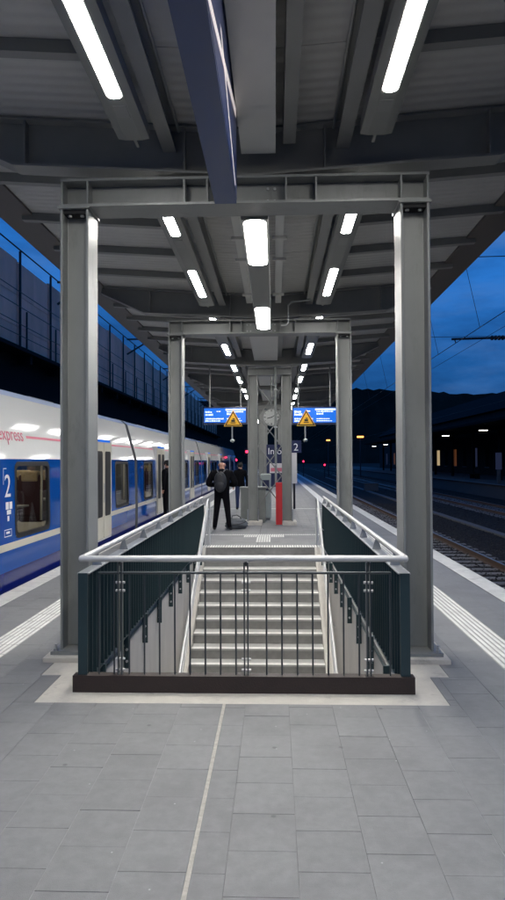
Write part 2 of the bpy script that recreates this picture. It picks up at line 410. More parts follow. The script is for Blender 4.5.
HOLES = [(-1.72, 1.205, 4.575, 5.165), (-1.885, 1.355, 5.165, 6.05), (-1.56, 1.04, 6.05, 12.83),
         (-1.885, 1.355, 10.95, 11.8),
         (-1.62, 1.13, 12.83, 13.13), (-1.62, 1.13, 14.95, 15.10), (-0.72, 0.20, 14.55, 14.95), (-0.42, -0.10, 13.65, 14.55),
         (-2.397, 1.85, 23.1, 23.22)]
def cells(xs, length, y0, y1, stagger=True, gap=0.006):
    out = []
    for i in range(len(xs)-1):
        yy = y0 + (length*(0.5 if i % 2 else 0) if stagger else 0) - (length if stagger else 0)
        yy += (i*0.37 % 1)*0.03
        while yy < y1:
            rs = [(xs[i], xs[i+1], yy, yy+length)]
            for h in HOLES:
                rs = [q for r in rs for q in subtract(r, h)]
            out += rs; yy += length
    return out
xs_center = [-2.397, -2.166, -1.866, -1.566, -1.266, -0.966, -0.666, -0.376, None, -0.356, -0.215, 0.085, 0.385, 0.682, 0.977, 1.27, 1.56, 1.85]
cA = [x for x in xs_center[:8]]; cB = xs_center[9:]
cellsP = cells(cA, 0.30, 1.5, 46) + cells(cB, 0.30, 1.5, 46)
cellsP += cells([-3.25, -2.97, -2.688], 0.30, 4.0, 46) + cells([2.157, 2.43, 2.706], 0.30, 4.0, 46)
def in_view(r):
    cx, cy = (r[0]+r[1])/2, (r[2]+r[3])/2
    if cy < 2.1: return False
    px = 275 + 650*cx/cy
    if not (-25 < px < 530): return False
    # hidden behind the stair railing and inside its rail
    return True
mesh_cache = {}
def paver_mesh(w, l, m='paver', h=0.05, c=0.0009):
    k = (round(w, 3), round(l, 3), m)
    if k not in mesh_cache:
        mesh_cache[k] = MB().cbox(-w/2, w/2, -l/2, l/2, -h, 0, c).mesh('paver', m)
    return mesh_cache[k]
vis = sorted([c for c in cellsP if in_view(c)], key=lambda r: (r[2]+r[3])/2)
near = vis[:298]; nearset = set(near)
rng = random.Random(3)
for r in near:
    w, l = r[1]-r[0]-0.0022, r[3]-r[2]-0.0022
    link('paver', paver_mesh(w, l), platform, ((r[0]+r[1])/2, (r[2]+r[3])/2, rng.uniform(-0.0010, 0.0005)))
rest = MB()
for r in cellsP:
    if r in nearset: continue
    z = rng.uniform(-0.0015, 0.0008)
    rest.cbox(r[0]+0.0015, r[1]-0.0015, r[2]+0.0015, r[3]-0.0015, -0.05+z, z, 0.002)
tag(rest.build('far_pavers', 'paver', platform, fix=False), kind='stuff')
fr_ = MB()
for a, b in ((XL+0.02, XR-0.02),):
    fr_.box(a, b, 46.3, Y1, -0.05, -0.001); fr_.box(a, b, Y0, 1.2, -0.05, -0.001)
fr_.build('paving', 'paver', platform)
MB().box(-0.376, -0.356, 1.2, 4.575, -0.05, -0.001).build('light_joint', 'light_joint', platform)
for xa in (0.977, 1.27):
    MB().box(xa-0.0025, xa+0.0025, 1.2, 4.5, -0.05, -0.0018).build('light_joint', 'faint_joint', platform)
for xa in (-1.266, -0.966, -0.666):
    MB().box(xa-0.002, xa+0.002, 1.2, 4.5, -0.05, -0.0018).build('light_joint', 'faint_joint', platform)
# cream apron round the stair opening, column pads
ap = MB()
ap.box(-1.717, 1.202, 4.578, 4.80, -0.05, -0.002)
ap.box(-1.717, -1.452, 4.80, 5.163, -0.05, -0.002); ap.box(0.922, 1.202, 4.80, 5.163, -0.05, -0.002)
ap.box(-1.88, -1.452, 5.163, 6.045, -0.05, -0.002); ap.box(0.922, 1.352, 5.163, 6.045, -0.05, -0.002)
ap.box(-1.557, -1.452, 6.045, 12.83, -0.05, -0.002); ap.box(0.922, 1.037, 6.045, 12.83, -0.05, -0.002)
ap.box(-1.882, -1.557, 10.955, 11.795, -0.05, -0.002); ap.box(1.037, 1.352, 10.955, 11.795, -0.05, -0.002)
ap.build('apron', 'cream_slab', platform)
# tactile tiles with ribs, edge blocks
def tactile_mesh(w, l, ribs=6):
    k = ('t', round(w, 3), round(l, 3))
    if k not in mesh_cache:
        b = MB().cbox(-w/2, w/2, -l/2, l/2, -0.05, -0.001, 0.003)
        p = w/ribs
        for i in range(ribs):
            x = -w/2 + p*(i+0.5)
            b.add([(x-p*0.30, -l/2+.004, -0.001), (x+p*0.30, -l/2+.004, -0.001), (x+p*0.2, -l/2+.01, 0.004), (x-p*0.2, -l/2+.01, 0.004),
                   (x-p*0.30, l/2-.004, -0.001), (x+p*0.30, l/2-.004, -0.001), (x+p*0.2, l/2-.01, 0.004), (x-p*0.2, l/2-.01, 0.004)],
                  [(0,1,2,3), (5,4,7,6), (1,5,6,2), (4,0,3,7), (3,2,6,7)], 1)
        mesh_cache[k] = b.mesh('tactile_tile', ['tactile_groove', 'tactile'])
    return mesh_cache[k]
for (a, b) in ((-2.688, -2.397), (1.85, 2.157)):
    yy = 4.2; 
    for i in range(66):
        link('tactile_tile', tactile_mesh(b-a-0.004, 0.296), platform, ((a+b)/2, yy+0.15, rng.uniform(-0.001, 0.0005))); yy += 0.30
    MB().box(a+0.002, b-0.002, yy, Y1, -0.05, 0.001).build('tactile_strip', 'tactile', platform)
def tiles(x0, x1, y0, y1, step):
    n = max(1, round((x1-x0)/step)); w = (x1-x0)/n
    for i in range(n):
        link('tactile_tile', tactile_mesh(w-0.004, y1-y0-0.004, 6), platform, (x0+w*(i+0.5), (y0+y1)/2, 0))
tiles(-1.62, 1.13, 12.83, 13.13, 0.30)
tiles(-1.62, 1.13, 14.95, 15.10, 0.30)
tiles(-0.72, 0.20, 14.55, 14.95, 0.30)
tiles(-0.42, -0.10, 13.65, 14.10, 0.32); tiles(-0.42, -0.10, 14.10, 14.55, 0.32)
MB().box(-2.39, 1.84, 23.105, 23.215, -0.05, 0.001).build('tactile_strip', 'tactile', platform)
eb = MB().cbox(-0.143, 0.143, -0.497, 0.497, -0.16, 0.0, 0.010).mesh('edge_block', 'edge_block')
for xm in ((-3.54-3.25)/2, (3.02+2.706)/2):
    for i in range(40):
        link('edge_block', eb, platform, (xm+(0.012 if xm > 0 else 0), 6.0+i*1.0, rng.uniform(-0.001, 0.001)))
    MB().box(xm-0.143, xm+0.155, 45.5, Y1, -0.16, 0.0).build('edge_strip', 'edge_block', platform)

# ---- hill far right
hb = MB(); hr = random.Random(11)
def ridge(x):
    return 73 + 6*math.sin(x*0.006+0.6) + 3*math.sin(x*0.021) - 0.02*max(0, x-250)
nx = 260
prof = []
for i in range(nx+1):
    x = -700 + i*(1700/nx)
    z = ridge(x) + hr.uniform(-1.4, 1.8)
    prof.append((x, z))
rows = [(620, 0.0), (650, 0.25), (690, 0.62), (715, 0.86), (730, 1.0), (800, 0.9), (900, 0.0)]
for (yy, fz) in rows:
    for (x, z) in prof: hb.v.append((x, yy + hr.uniform(-4, 4), -1.2 + (z+1.2)*fz + (hr.uniform(-1.2, 1.2) if 0.2 < fz < 1 else 0)))
for j in range(len(rows)-1):
    for i in range(nx):
        a = j*(nx+1)+i; hb.f.append((a, a+1, a+nx+2, a+nx+1)); hb.mi.append(0)
tag(hb.build('hill', 'hill', fix=False), 'dark wooded hill ridge behind the station', kind='structure')

# ---- railway tracks
def track(xc, label, nsl, y0, pieces=True):
    t = tag(link('railway_track', None), label, kind='structure')
    for sx in (-0.7525, 0.7525):
        x = xc + sx
        r = MB()
        poly = [(x-.075,-.965),(x+.075,-.965),(x+.075,-.945),(x+.012,-.925),(x+.012,-.845),(x+.036,-.838),(x+.036,-.806),(x-.036,-.806),(x-.036,-.838),(x-.012,-.845),(x-.012,-.925),(x-.075,-.945)]
        r.prism(poly, 'y', -20, 260, 0)
        o = r.build('rail', 'rail_side', t)
        MB().box(x-.030, x+.030, -20, 260, -.806, -.803).build('rail_head', 'rail_top', o)
    sm = MB().add([(-1.3,-.15,-.1),(1.3,-.15,-.1),(1.3,.15,-.1),(-1.3,.15,-.1),(-1.3,-.11,.0),(1.3,-.11,.0),(1.3,.11,.0),(-1.3,.11,.0)],
                  [(4,5,6,7),(0,1,5,4),(1,2,6,5),(2,3,7,6),(3,0,4,7)]).mesh('sleeper', 'sleeper')
    rg = random.Random(5)
    for i in range(nsl):
        o = link('sleeper', sm, t, (xc+rg.uniform(-.015,.015), y0+i*0.60, -0.945)); o.rotation_euler.z = rg.uniform(-.008, .008)
    rs = MB()
    for i in range(160):
        y = y0+(nsl+i)*0.60
        rs.box(xc-1.3, xc+1.3, y-.13, y+.13, -1.05, -.945)
    tag(rs.build('far_sleepers', 'sleeper', t), kind='stuff')
    return t
track(4.70, 'rusty railway track beside the right platform edge', 60, 7.0)
track(11.6, 'dark second railway track in front of the far platform', 8, 20.0)
track(-5.05, 'railway track under the blue and white train', 4, 3.0)
gs = MB(); gr = random.Random(9)
def stones(x0, x1, y0, y1, n, smin, smax):
    for _ in range(n):
        x, y = gr.uniform(x0, x1), y0 + (y1-y0)*gr.random()**1.6
        s = gr.uniform(smin, smax); z = -0.965 + gr.uniform(-.01, .02)
        a = gr.uniform(0, 6.3); q = [gr.uniform(.7, 1.2) for _ in range(6)]
        vs = [(x+s*q[0]*math.cos(a), y+s*q[0]*math.sin(a), z), (x-s*q[1]*math.sin(a), y+s*q[1]*math.cos(a), z+s*.2),
              (x-s*q[2]*math.cos(a), y-s*q[2]*math.sin(a), z), (x+s*q[3]*math.sin(a), y-s*q[3]*math.cos(a), z+s*.15),
              (x+s*.2, y, z+s*.8*q[4]), (x, y, z-s)]
        gs.add(vs, [(0,1,4),(1,2,4),(2,3,4),(3,0,4)])
stones(3.1, 8.0, 6.5, 40, 15000, .02, .045)
stones(8.2, 14, 15, 60, 6000, .03, .06)
tag(gs.build('gravel', 'stone', fix=False), 'loose grey ballast stones around the sleepers', 'gravel', kind='stuff')
tr = tag(link('cable_trough', None), 'pale concrete cable trough running through the ballast', 'cable trough')
tm = MB().cbox(-.16, .16, -.495, .495, -.1, 0, .01).mesh('lid', 'trough')
for i in range(90):
    link('lid', tm, tr, (7.95, 14.0+i*1.0, -0.90+gr.uniform(-.004, .004)))

# ================================================================== STEEL PORTAL FRAMES
CW, CD = 0.25, 0.30
def h_section_z(w, d, tf=0.022, tw=0.014):
    return [(-w/2,-d/2),(-w/2+tf,-d/2),(-w/2+tf,-tw/2),(w/2-tf,-tw/2),(w/2-tf,-d/2),(w/2,-d/2),
            (w/2,d/2),(w/2-tf,d/2),(w/2-tf,tw/2),(-w/2+tf,tw/2),(-w/2+tf,d/2),(-w/2,d/2)]
def i_beam_x(b, x0, x1, z0, z1, yc, d, tf=0.02, tw=0.014, z0b=None, z1b=None):
    """I section along x, may slope: z0,z1 at x0; z0b,z1b at x1"""
    if z0b is None: z0b, z1b = z0, z1
    def bar(za, zb_, zc, zd, hy):
        vs = [(x0,yc-hy,za),(x1,yc-hy,zc),(x1,yc+hy,zc),(x0,yc+hy,za),(x0,yc-hy,zb_),(x1,yc-hy,zd),(x1,yc+hy,zd),(x0,yc+hy,zb_)]
        b.add(vs, [(0,3,2,1),(4,5,6,7),(0,1,5,4),(1,2,6,5),(2,3,7,6),(3,0,4,7)])
    bar(z0, z0+tf, z0b, z0b+tf, d/2)
    bar(z1-tf, z1, z1b-tf, z1b, d/2)
    bar(z0+tf, z1-tf, z0b+tf, z1b-tf, tw/2)
def portal(yf, xl, xr, label, stiff):
    f = thing('portal_frame', label, 'steel frame', (0, yf, 0), 'steel portal frames over the stairs')
    zc0, zc1, zt_ = 0.075, 3.915, 4.185
    for xa in (xl+CW/2, xr-CW/2):
        c = MB(); c.prism([(xa+p[0], p[1]+CD/2) for p in h_section_z(CW, CD)], 'z', zc0, zc1)
        co = c.build('column', 'steel_paint', f); bevel(co, 0.004, 2)
        MB().box(xa-CW/2-.015, xa+CW/2+.015, -.02, CD+.02, zc1+.001, zc1+.021).build('cap_plate', 'steel_paint', co)
        MB().box(xa-.19, xa+.19, -.06, CD+.06, .045, .074).build('base_plate', 'steel_paint', co)
        for bx in (xa-.15, xa+.15):
            for by in (-.035, CD+.035):
                b = MB(); b.tube([(bx, by, .0745), (bx, by, .098)], .019, 6); b.tube([(bx, by, .098), (bx, by, .135)], .010, 8)
                b.build('anchor_bolt', 'galvanised', co)
        b = MB().box(xa-CW/2+.024, xa+CW/2-.024, .018, CD/2-.012, zc1-.034, zc1-.002); b.build('gap_strip', 'black_gap', co)  # solid black strip painted in for the dark gap under the cap plate
        for bx in (xa-.055, xa+.055):
            b = MB(); b.tube([(bx, .06, zc1-.050), (bx, .06, zc1-.0345)], .018, 6)
            b.build('bolt', 'galvanised', co)
        MB().cbox(xa-.235, xa+.235, -.12, CD+.12, -.04, .0445, .008).build('plinth', 'cream_slab', f)
    b = MB(); i_beam_x(b, xl, xr, zc1+.022, zt_, CD/2, CD, 0.024, 0.014)
    bo = b.build('beam', 'steel_paint', f); bevel(bo, 0.003, 2)
    for x in stiff + [xl+.012, xl+CW-.012, xr-CW+.012, xr-.012]:
        b = MB()
        b.box(x-.008, x+.008, .006, CD/2-.008, zc1+.0465, zt_-.0245)
        b.box(x-.008, x+.008, CD/2+.008, CD-.006, zc1+.0465, zt_-.0245)
        b.build('stiffener', 'steel_paint', bo)
    for x in (stiff[1]+.10, stiff[1]+.16, stiff[2]-.16, stiff[2]-.10):
        for z in (zc1+.09, zt_-.07):
            q = MB(); q.tube([(x, CD/2-.0075, z), (x, CD/2-.022, z)], .013, 6); q.build('bolt', 'galvanised', bo)
    return f
portal(FR[2], -1.872, 1.342, 'large grey steel portal frame nearest the viewer over the stair opening', [-.78, -.58, .11, .37])
portal(FR[3], -1.872, 1.346, 'second grey steel portal frame further along the stair opening', [-.78, -.58, .11, .37])
# lattice pairs further along
def lattice(yf, label, full):
    f = thing('lattice_column', label, 'column', (0, yf, 0), 'double columns with lattice bracing')
    for (xa) in (-0.595, 0.315):
        c = MB(); c.prism([(xa+p[0], p[1]+CD/2) for p in h_section_z(0.265, CD)], 'z', .10, 4.0)
        c.build('column', 'steel_paint', f)
        b = MB(); b.cbox(xa-.25, xa+.25, -.16, CD+.16, -.03, .10, .02); b.build('footing', 'cream_slab', f)
        for bx in (xa-.14, xa+.14):
            b = MB(); b.tube([(bx, -.08, .10), (bx, -.08, .42)], .016, 8); b.build('bollard_rod', 'galvanised', f)
    b = MB(); i_beam_x(b, -.73, .45, 4.001, 4.20, CD/2, CD); b.build('beam', 'steel_paint', f)
    z = 0.5; k = 0; xa, xb = -.455, .175
    while full and z < 3.4:
        for yy, flip in ((.10, 0), (.22, 1)):
            p, q = ((xa, yy, z), (xb, yy, z+.8)) if (k+flip) % 2 == 0 else ((xb, yy, z), (xa, yy, z+.8))
            b = MB(); b.tube([p, q], .018, 6); b.build('brace', 'steel_paint', f)
        z += .8; k += 1
    return f
lattice(17.35, 'braced double column with footings beside the clock', True)
lattice(28.6, 'braced double column behind the clock, further down the platform', False)
lattice(40.1, 'last braced double column at the far end of the canopy', False)

# ================================================================== CANOPY ROOF
canopy = thing('platform_canopy', 'long dark butterfly canopy roof over the whole platform', 'canopy')
EL, ER = -3.46, 3.13
def zg(x): return 4.20 + 0.065*abs(x-XC)          # girder bottom
def zd(x): return 4.635 + 0.07*abs(x-XC)          # deck underside
for yf in FR:
    for (xe) in (EL+.10, ER-.10):
        sg = 1 if xe > XC else -1
        xm = XC + sg*2.15
        b = MB(); i_beam_x(b, XC, xm, zg(XC), zd(XC)-.012, yf+.15, .20, z0b=zg(xm), z1b=zd(xm)-.012)
        xt = XC + sg*2.92
        i_beam_x(b, xm, xt, zg(xm), zd(xm)-.012, yf+.15, .20, z0b=4.70, z1b=zd(xt)-.012)
        o = b.build('girder', 'roof_steel', canopy)
        sg = 1 if xe > XC else -1
        for dd in (0.62, 2.05):
            x = XC+sg*dd
            MB().box(x-.008, x+.008, yf+.055, yf+.142, zg(x)+.022, zd(x)-.034).build('stiffener', 'roof_steel', o)
        # gusset down to the portal beam
        x = XC + sg*.60
        MB().prism([(x, 4.19), (x+sg*.30, zg(x+sg*.3)-.001), (x, zg(x)-.001)], 'y', yf+.14, yf+.16).build('gusset', 'roof_steel', o)
# deck panels
nb = 5; step = 5.75/nb
yy = FR[0]+.15
while yy < ROOF1-.1:
    for xe in (EL+.06, ER-.06):
        sg = 1 if xe > XC else -1
        xa = XC + sg*.002
        b = MB()
        ya, yb = yy+.004, yy+step-.004
        vs = [(xa,ya,zd(xa)),(xe,ya,zd(xe)),(xe,yb,zd(xe)),(xa,yb,zd(xa)),(xa,ya,zd(xa)+.06),(xe,ya,zd(xe)+.06),(xe,yb,zd(xe)+.06),(xa,yb,zd(xa)+.06)]
        b.add(vs, [(0,3,2,1),(4,5,6,7),(0,1,5,4),(1,2,6,5),(2,3,7,6),(3,0,4,7)])
        b.build('deck_panel', 'deck', canopy)
    yy += step
b = MB()
for xe in (EL+.06, ER-.06):
    vs = [(XC,ROOF0,zd(XC)+.065),(xe,ROOF0,zd(xe)+.065),(xe,ROOF1,zd(xe)+.065),(XC,ROOF1,zd(XC)+.065),(XC,ROOF0,zd(XC)+.10),(xe,ROOF0,zd(xe)+.10),(xe,ROOF1,zd(xe)+.10),(XC,ROOF1,zd(XC)+.10)]
    b.add(vs, [(0,3,2,1),(4,5,6,7),(0,1,5,4),(1,2,6,5),(2,3,7,6),(3,0,4,7)])
b.build('roof_cover', 'roof_steel', canopy)
# secondary ribs in the outer zone
for yf in FR[:-1]:
    for j in range(1, 5):
        y = yf + .15 + j*5.75/5 
        for (xi, xe) in ((-1.28, EL+.30), (.95, ER-.30)):
            b = MB()
            za, zb2 = zd(xi), zd(xe)
            vs = [(xi,y-.045,za-.10),(xe,y-.045,zb2-.10),(xe,y+.045,zb2-.10),(xi,y+.045,za-.10),(xi,y-.045,za-.002),(xe,y-.045,zb2-.002),(xe,y+.045,zb2-.002),(xi,y+.045,za-.002)]
            b.add(vs, [(0,3,2,1),(4,5,6,7),(0,1,5,4),(1,2,6,5),(2,3,7,6),(3,0,4,7)])
            b.build('rib', 'roof_steel', canopy)
# longitudinal beams inside of the light rows
LXL, LXR = -1.145, 0.835
for xb_ in (LXL+.22, LXR-.22):
    b = MB(); z1 = zd(xb_)-.004
    b.box(xb_-.06, xb_+.06, ROOF0, ROOF1, z1-.22, z1-.205); b.box(xb_-.06, xb_+.06, ROOF0, ROOF1, z1-.015, z1); b.box(xb_-.006, xb_+.006, ROOF0, ROOF1, z1-.205, z1-.015)
    b.build('long_beam', 'roof_steel', canopy)
for xb_ in (LXL+.30, LXR-.30):
    b = MB(); b.tube([(xb_, ROOF0, zd(xb_)-.03), (xb_, ROOF1, zd(xb_)-.03)], .013, 8); b.build('conduit', 'galvanised', canopy, smooth=True)
# edge gutters
for (xo, xi) in ((ER, ER-.43), (EL, EL+.43)):
    sg = 1 if xo > XC else -1
    b = MB()
    b.prism([(xo, 4.80), (xo, 5.16), (xo-sg*.03, 5.16), (xo-sg*.03, 4.83), (xi, 4.83), (xi, 4.80)], 'y', ROOF0, ROOF1)
    b.prism([(xi, 4.83), (xi, zd(xi)-.003), (xi+sg*.03, zd(xi+sg*.03)-.003), (xi+sg*.03, 4.831)], 'y', ROOF0, ROOF1)
    b.build('gutter', 'fascia', canopy)
    for yf in FR:
        MB().box(min(xi-sg*.10, xi-sg*.001), max(xi-sg*.10, xi-sg*.001), yf+.4, yf+.52, 4.79, zd(xi)-.03).build('gutter_clip', 'fascia', canopy)
# central duct
for (ya, yb) in ((ROOF0, FR[0]-.02), (FR[0]+.32, FR[1]-.02), (FR[1]+.32, FR[2]-.06), *[(FR[k]+.32, FR[k+1]-.06) for k in range(3, 9)]):
    MB().box(-.275 if ya < 6 else -.53, 0.02 if ya < 6 else .08, ya, yb, 4.34, zd(XC)-.004).build('duct', 'duct_sheet', canopy)
    MB().box(.085, .19, ya, yb, 4.42, zd(.085)-.004).build('cable_tray', 'roof_steel', canopy)
# trays above the central light
for xa in (-.43, .07):
    b = MB(); ya, yb = FR[2]+.34, FR[3]-.10
    b.box(xa-.05, xa+.05, ya, yb, 4.44, 4.455); b.box(xa-.05, xa-.042, ya, yb, 4.455, 4.50); b.box(xa+.042, xa+.05, ya, yb, 4.455, 4.50)
    o = b.build('cable_tray', 'duct_sheet', canopy)
    for y in (6.6, 7.9, 8.75, 10.6):
        MB().box(xa-.09, xa+.09, y-.025, y+.025, 4.405, 4.438).build('tray_clamp', 'duct_sheet', o)
        MB().box(xa-.012, xa+.012, y-.012, y+.012, 4.456, zd(xa)-.002).build('hanger', 'duct_sheet', o)

# ---- luminaires
def ceiling_light(x, yf, z, lamps, w, hw, y0, y1, label, group, hang):
    t = thing('ceiling_light', label, 'ceiling light', (x, yf, z), group)
    hb_ = MB(); hb_.prism([(-hw, .012), (-w-.012, .002), (w+.012, .002), (hw, .012), (hw, .11), (-hw, .11)], 'y', y0-yf, y1-yf)
    hb_.build('housing', 'housing', t)
    for (a, b_) in lamps:
        d = MB()
        n = 6; poly = []
        r = w*0.85
        for (cx, cy, s0) in ((w-r, b_-yf-r, 0), (-w+r, b_-yf-r, 90), (-w+r, a-yf+r, 180), (w-r, a-yf+r, 270)):
            for q in range(n+1):
                an = R(s0 + 90*q/n); poly.append((cx+r*math.cos(an), cy+r*math.sin(an)))
        d.prism(poly, 'z', -.0006, .0015)
        d.build('diffuser', 'lamp_center' if hang else 'lamp', t)
    if len(lamps) > 1 and hang == 0:
        MB().box(-.05, .05, lamps[0][1]-yf+.14, lamps[0][1]-yf+.42, -.002, .0015).build('access_cover', 'roof_steel', t)
        MB().box(-.05, .05, lamps[1][1]-yf+.10, lamps[1][1]-yf+.26, -.002, .0015).build('access_cover', 'roof_steel', t)
    for yq in (y0+.35-yf, y1-.25-yf):
        if hang:
            for xx in (-hw+.02, hw-.02):
                MB().box(xx-.01, xx+.01, yq-.015, yq+.015, .1105, hang).build('hanger', 'steel_paint', t)
        else:
            MB().box(-.03, .03, yq-.03, yq+.03, .1105, zd(x)-z-.003).build('hanger', 'steel_paint', t)
    b = MB(); b.box(-.012, .012, y1-yf+.001, y1-yf+.16, .02, .05); b.build('end_bracket', 'steel_paint', t)
    return t
for k in range(0, 9):
    yf = FR[k]
    for (x, side) in ((LXL, 'left'), (LXR, 'right')):
        if k < 1: lab = f'strip light of the {side} row above and behind the viewer'
        else: lab = f'{ORD[k-1]} white strip light from the viewer in the {side} roof row'
        ceiling_light(x, yf, 4.342, [(yf+.45, yf+1.95), (yf+3.35, yf+4.80)], .053, .128, yf+.38, yf+5.42, lab, f'{side} row of strip lights', 0)
ceiling_light(-.176, FR[2], 3.915, [(5.94, 7.32), (9.36, 10.9)], .104, .125, 5.93, 11.0, 'broad white ceiling light hung over the middle of the stairs', 'central light', .52)

# ---- conduit pipe by second girder
b = MB(); b.tube([(.12, 11.1, 4.02), (.20, 11.1, 4.02), (.24, 11.1, 4.06), (.24, 11.1, 4.36), (.30, 11.1, 4.42), (.62, 11.1, 4.45)], .014, 8)
tag(b.build('conduit_pipe', 'galvanised', smooth=True), 'thin bent conduit pipe beside the hung central light', 'pipe')

# ---- blue hanging platform sign overhead
sg_ = thing('hanging_sign', 'long dark blue hanging sign seen from below at the top', 'sign', (-.375, 3.6, 3.72))
MB().box(-.085, .085, -1.6, 1.46, 0, .73).build('case', 'sign_blue', sg_)
MB().box(.0855, .088, -1.57, 1.43, .02, .71).build('face', 'sign_side', sg_)
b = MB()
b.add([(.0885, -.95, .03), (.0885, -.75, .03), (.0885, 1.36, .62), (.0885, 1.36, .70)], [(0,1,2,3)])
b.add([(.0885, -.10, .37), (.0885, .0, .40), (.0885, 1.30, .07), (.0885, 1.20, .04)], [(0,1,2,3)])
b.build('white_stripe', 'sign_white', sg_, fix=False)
for yq in (-1.1, -.2, .9):
    MB().box(-.02, .02, yq-.03, yq+.03, .7305, .93).build('hanger', 'galvanised', sg_)

# ================================================================== STAIRS
RISE, GO, YT = 0.165, 0.29, 12.83
stairs = thing('staircase', 'stone staircase with pale nosings going down into the underpass', 'stairs', (0, YT, 0))
SX0, SX1 = -1.372, 0.765
NST = 21
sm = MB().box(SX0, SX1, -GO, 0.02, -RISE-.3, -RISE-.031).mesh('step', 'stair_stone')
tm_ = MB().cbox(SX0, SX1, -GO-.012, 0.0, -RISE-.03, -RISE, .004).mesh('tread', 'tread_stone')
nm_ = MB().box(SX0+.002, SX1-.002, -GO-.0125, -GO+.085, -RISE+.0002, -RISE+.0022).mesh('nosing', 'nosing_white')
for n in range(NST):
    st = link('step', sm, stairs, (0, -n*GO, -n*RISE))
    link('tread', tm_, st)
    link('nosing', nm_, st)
MB().box(SX0, SX1, .001, .05, -RISE, -.055).build('riser', 'stair_stone', stairs)
# side curbs and walls
zb_end, y_end = -NST*RISE, -NST*GO
for (xa, xb_) in ((-1.449, SX0-.001), (SX1+.001, .919)):
    MB().prism([(.0, -.002), (0, -.9), (y_end-.3, zb_end-.6), (y_end-.3, zb_end+.06), (y_end, zb_end+.06)], 'x', xa, xb_).build('curb', 'concrete_wall', stairs)
for (xa, xb_) in ((-1.60, -1.4495), (.9195, 1.07)):
    MB().box(xa, xb_, WELL[2]-YT-.1, .05, -3.7, -.054).build('side_wall', 'concrete_wall', stairs)
MB().box(-1.6, 1.07, WELL[2]-YT-.3, WELL[2]-YT-.001, -1.2, -.054).build('head_wall', 'concrete_wall', stairs)
MB().box(-1.45, .92, -9.5, y_end+.01, zb_end-.2, zb_end).build('lower_floor', 'stair_stone', stairs)
MB().box(-1.45, .92, -9.6, -9.5, -3.7, -1.2).build('lower_wall', 'concrete_wall', stairs)

# handrails on the stairs
def stair_rail(x, sgn, label):
    t = thing('stair_handrail', label, 'handrail', (x, YT, 0), 'stainless handrails along the stair walls')
    sl = RISE/GO
    for dz, top in ((.93, .35), (.74, .28)):
        pts = [(0, top+.02, dz-.30-.14 if dz > .9 else dz-.18), (0, top+.05, dz-.10), (0, top, dz-.01), (0, top-.10, dz), (0, .1, dz), (0, 0, dz-.02)]
        yend = -5.6
        pts += [(0, yend, dz-.02+yend*sl)]
        b = MB(); b.tube(pts, .0215 if dz > .9 else .018, 10)
        b.build('rail', 'stainless', t, smooth=True)
    for yq in (-.4, -1.5, -2.6, -3.7, -4.8):
        b = MB()
        z = .73+yq*sl
        b.tube([(0, yq, z+.17), (0, yq, z-.06), (sgn*.085, yq, z-.13)], .010, 8)
        o = b.build('bracket', 'stainless', t, smooth=True)
        MB().disc((sgn*.088, yq, z-.13), .035, 'x', .008, 14).build('rosette', 'stainless', o)
    b = MB(); b.tube([(0, .37, 0), (0, .37, .56)], .0215, 10); b.build('post', 'stainless', t, smooth=True)
    return t
stair_rail(-1.345, -1, 'stainless steel handrail on the left wall of the stairs')
stair_rail(.835, 1, 'stainless steel handrail on the right wall of the stairs')

# ================================================================== RAILING round the opening
rl = thing('stair_railing', 'railing with grey handrail and dark teal slats round the stair opening', 'railing', (0, 4.79, 0))
YN = 0.0; YFAR = 8.0
RXL, RXR = -1.434, .943
b = MB(); b.tube([(RXL, YFAR, .985), (RXL, YN-.02, .985)], .024, 12); b.tube([(RXR, YFAR, .985), (RXR, YN-.02, .985)], .024, 12)
b.tube([(RXL-.012, YN-.02, .985), (RXR+.012, YN-.02, .985)], .0238, 12)
b.build('handrail', 'stainless', rl, smooth=True)
MB().prism([(-1.505, 0.0), (1.008, 0.0), (1.008, .122), (-1.505, .122)], 'y', -.012, .0).build('kick_plate', 'rust_plate', rl)
MB().box(-1.505, 1.008, .0005, .075, .108, .1215).build('kick_ledge', 'rust_plate', rl)
b = MB(); b.tube([(RXL+.11, .035, .872), (RXR-.10, .035, .872)], .0105, 8); b.build('lower_rail', 'grey_bar', rl, smooth=True)
bar = MB().tube([(0, 0, 0), (0, 0, .742)], .0065, 8).mesh('bar', 'grey_bar', True)
posts = [RXL+.275, (RXL+RXR)/2+.025, RXR-.262]
nbar = 20; x0b, x1b = RXL+.115, RXR-.105
for i in range(nbar):
    x = x0b + (x1b-x0b)*i/(nbar-1)
    if min(abs(x-p) for p in posts) < .045: continue
    link('bar', bar, rl, (x, .035, .121))
for p in posts:
    b = MB(); b.box(p-.018, p-.008, .015, .058, .121, .95); b.box(p+.008, p+.018, .015, .058, .121, .95); b.tube([(p, .036, .93), (p, .0, .97)], .010, 8)
    o = b.build('post', 'grey_bar', rl)
    for z in (.155, .235, .74, .80):
        q = MB(); q.tube([(p-.034, .036, z), (p+.034, .036, z)], .010, 8); q.build('bolt', 'stainless', o, smooth=True)
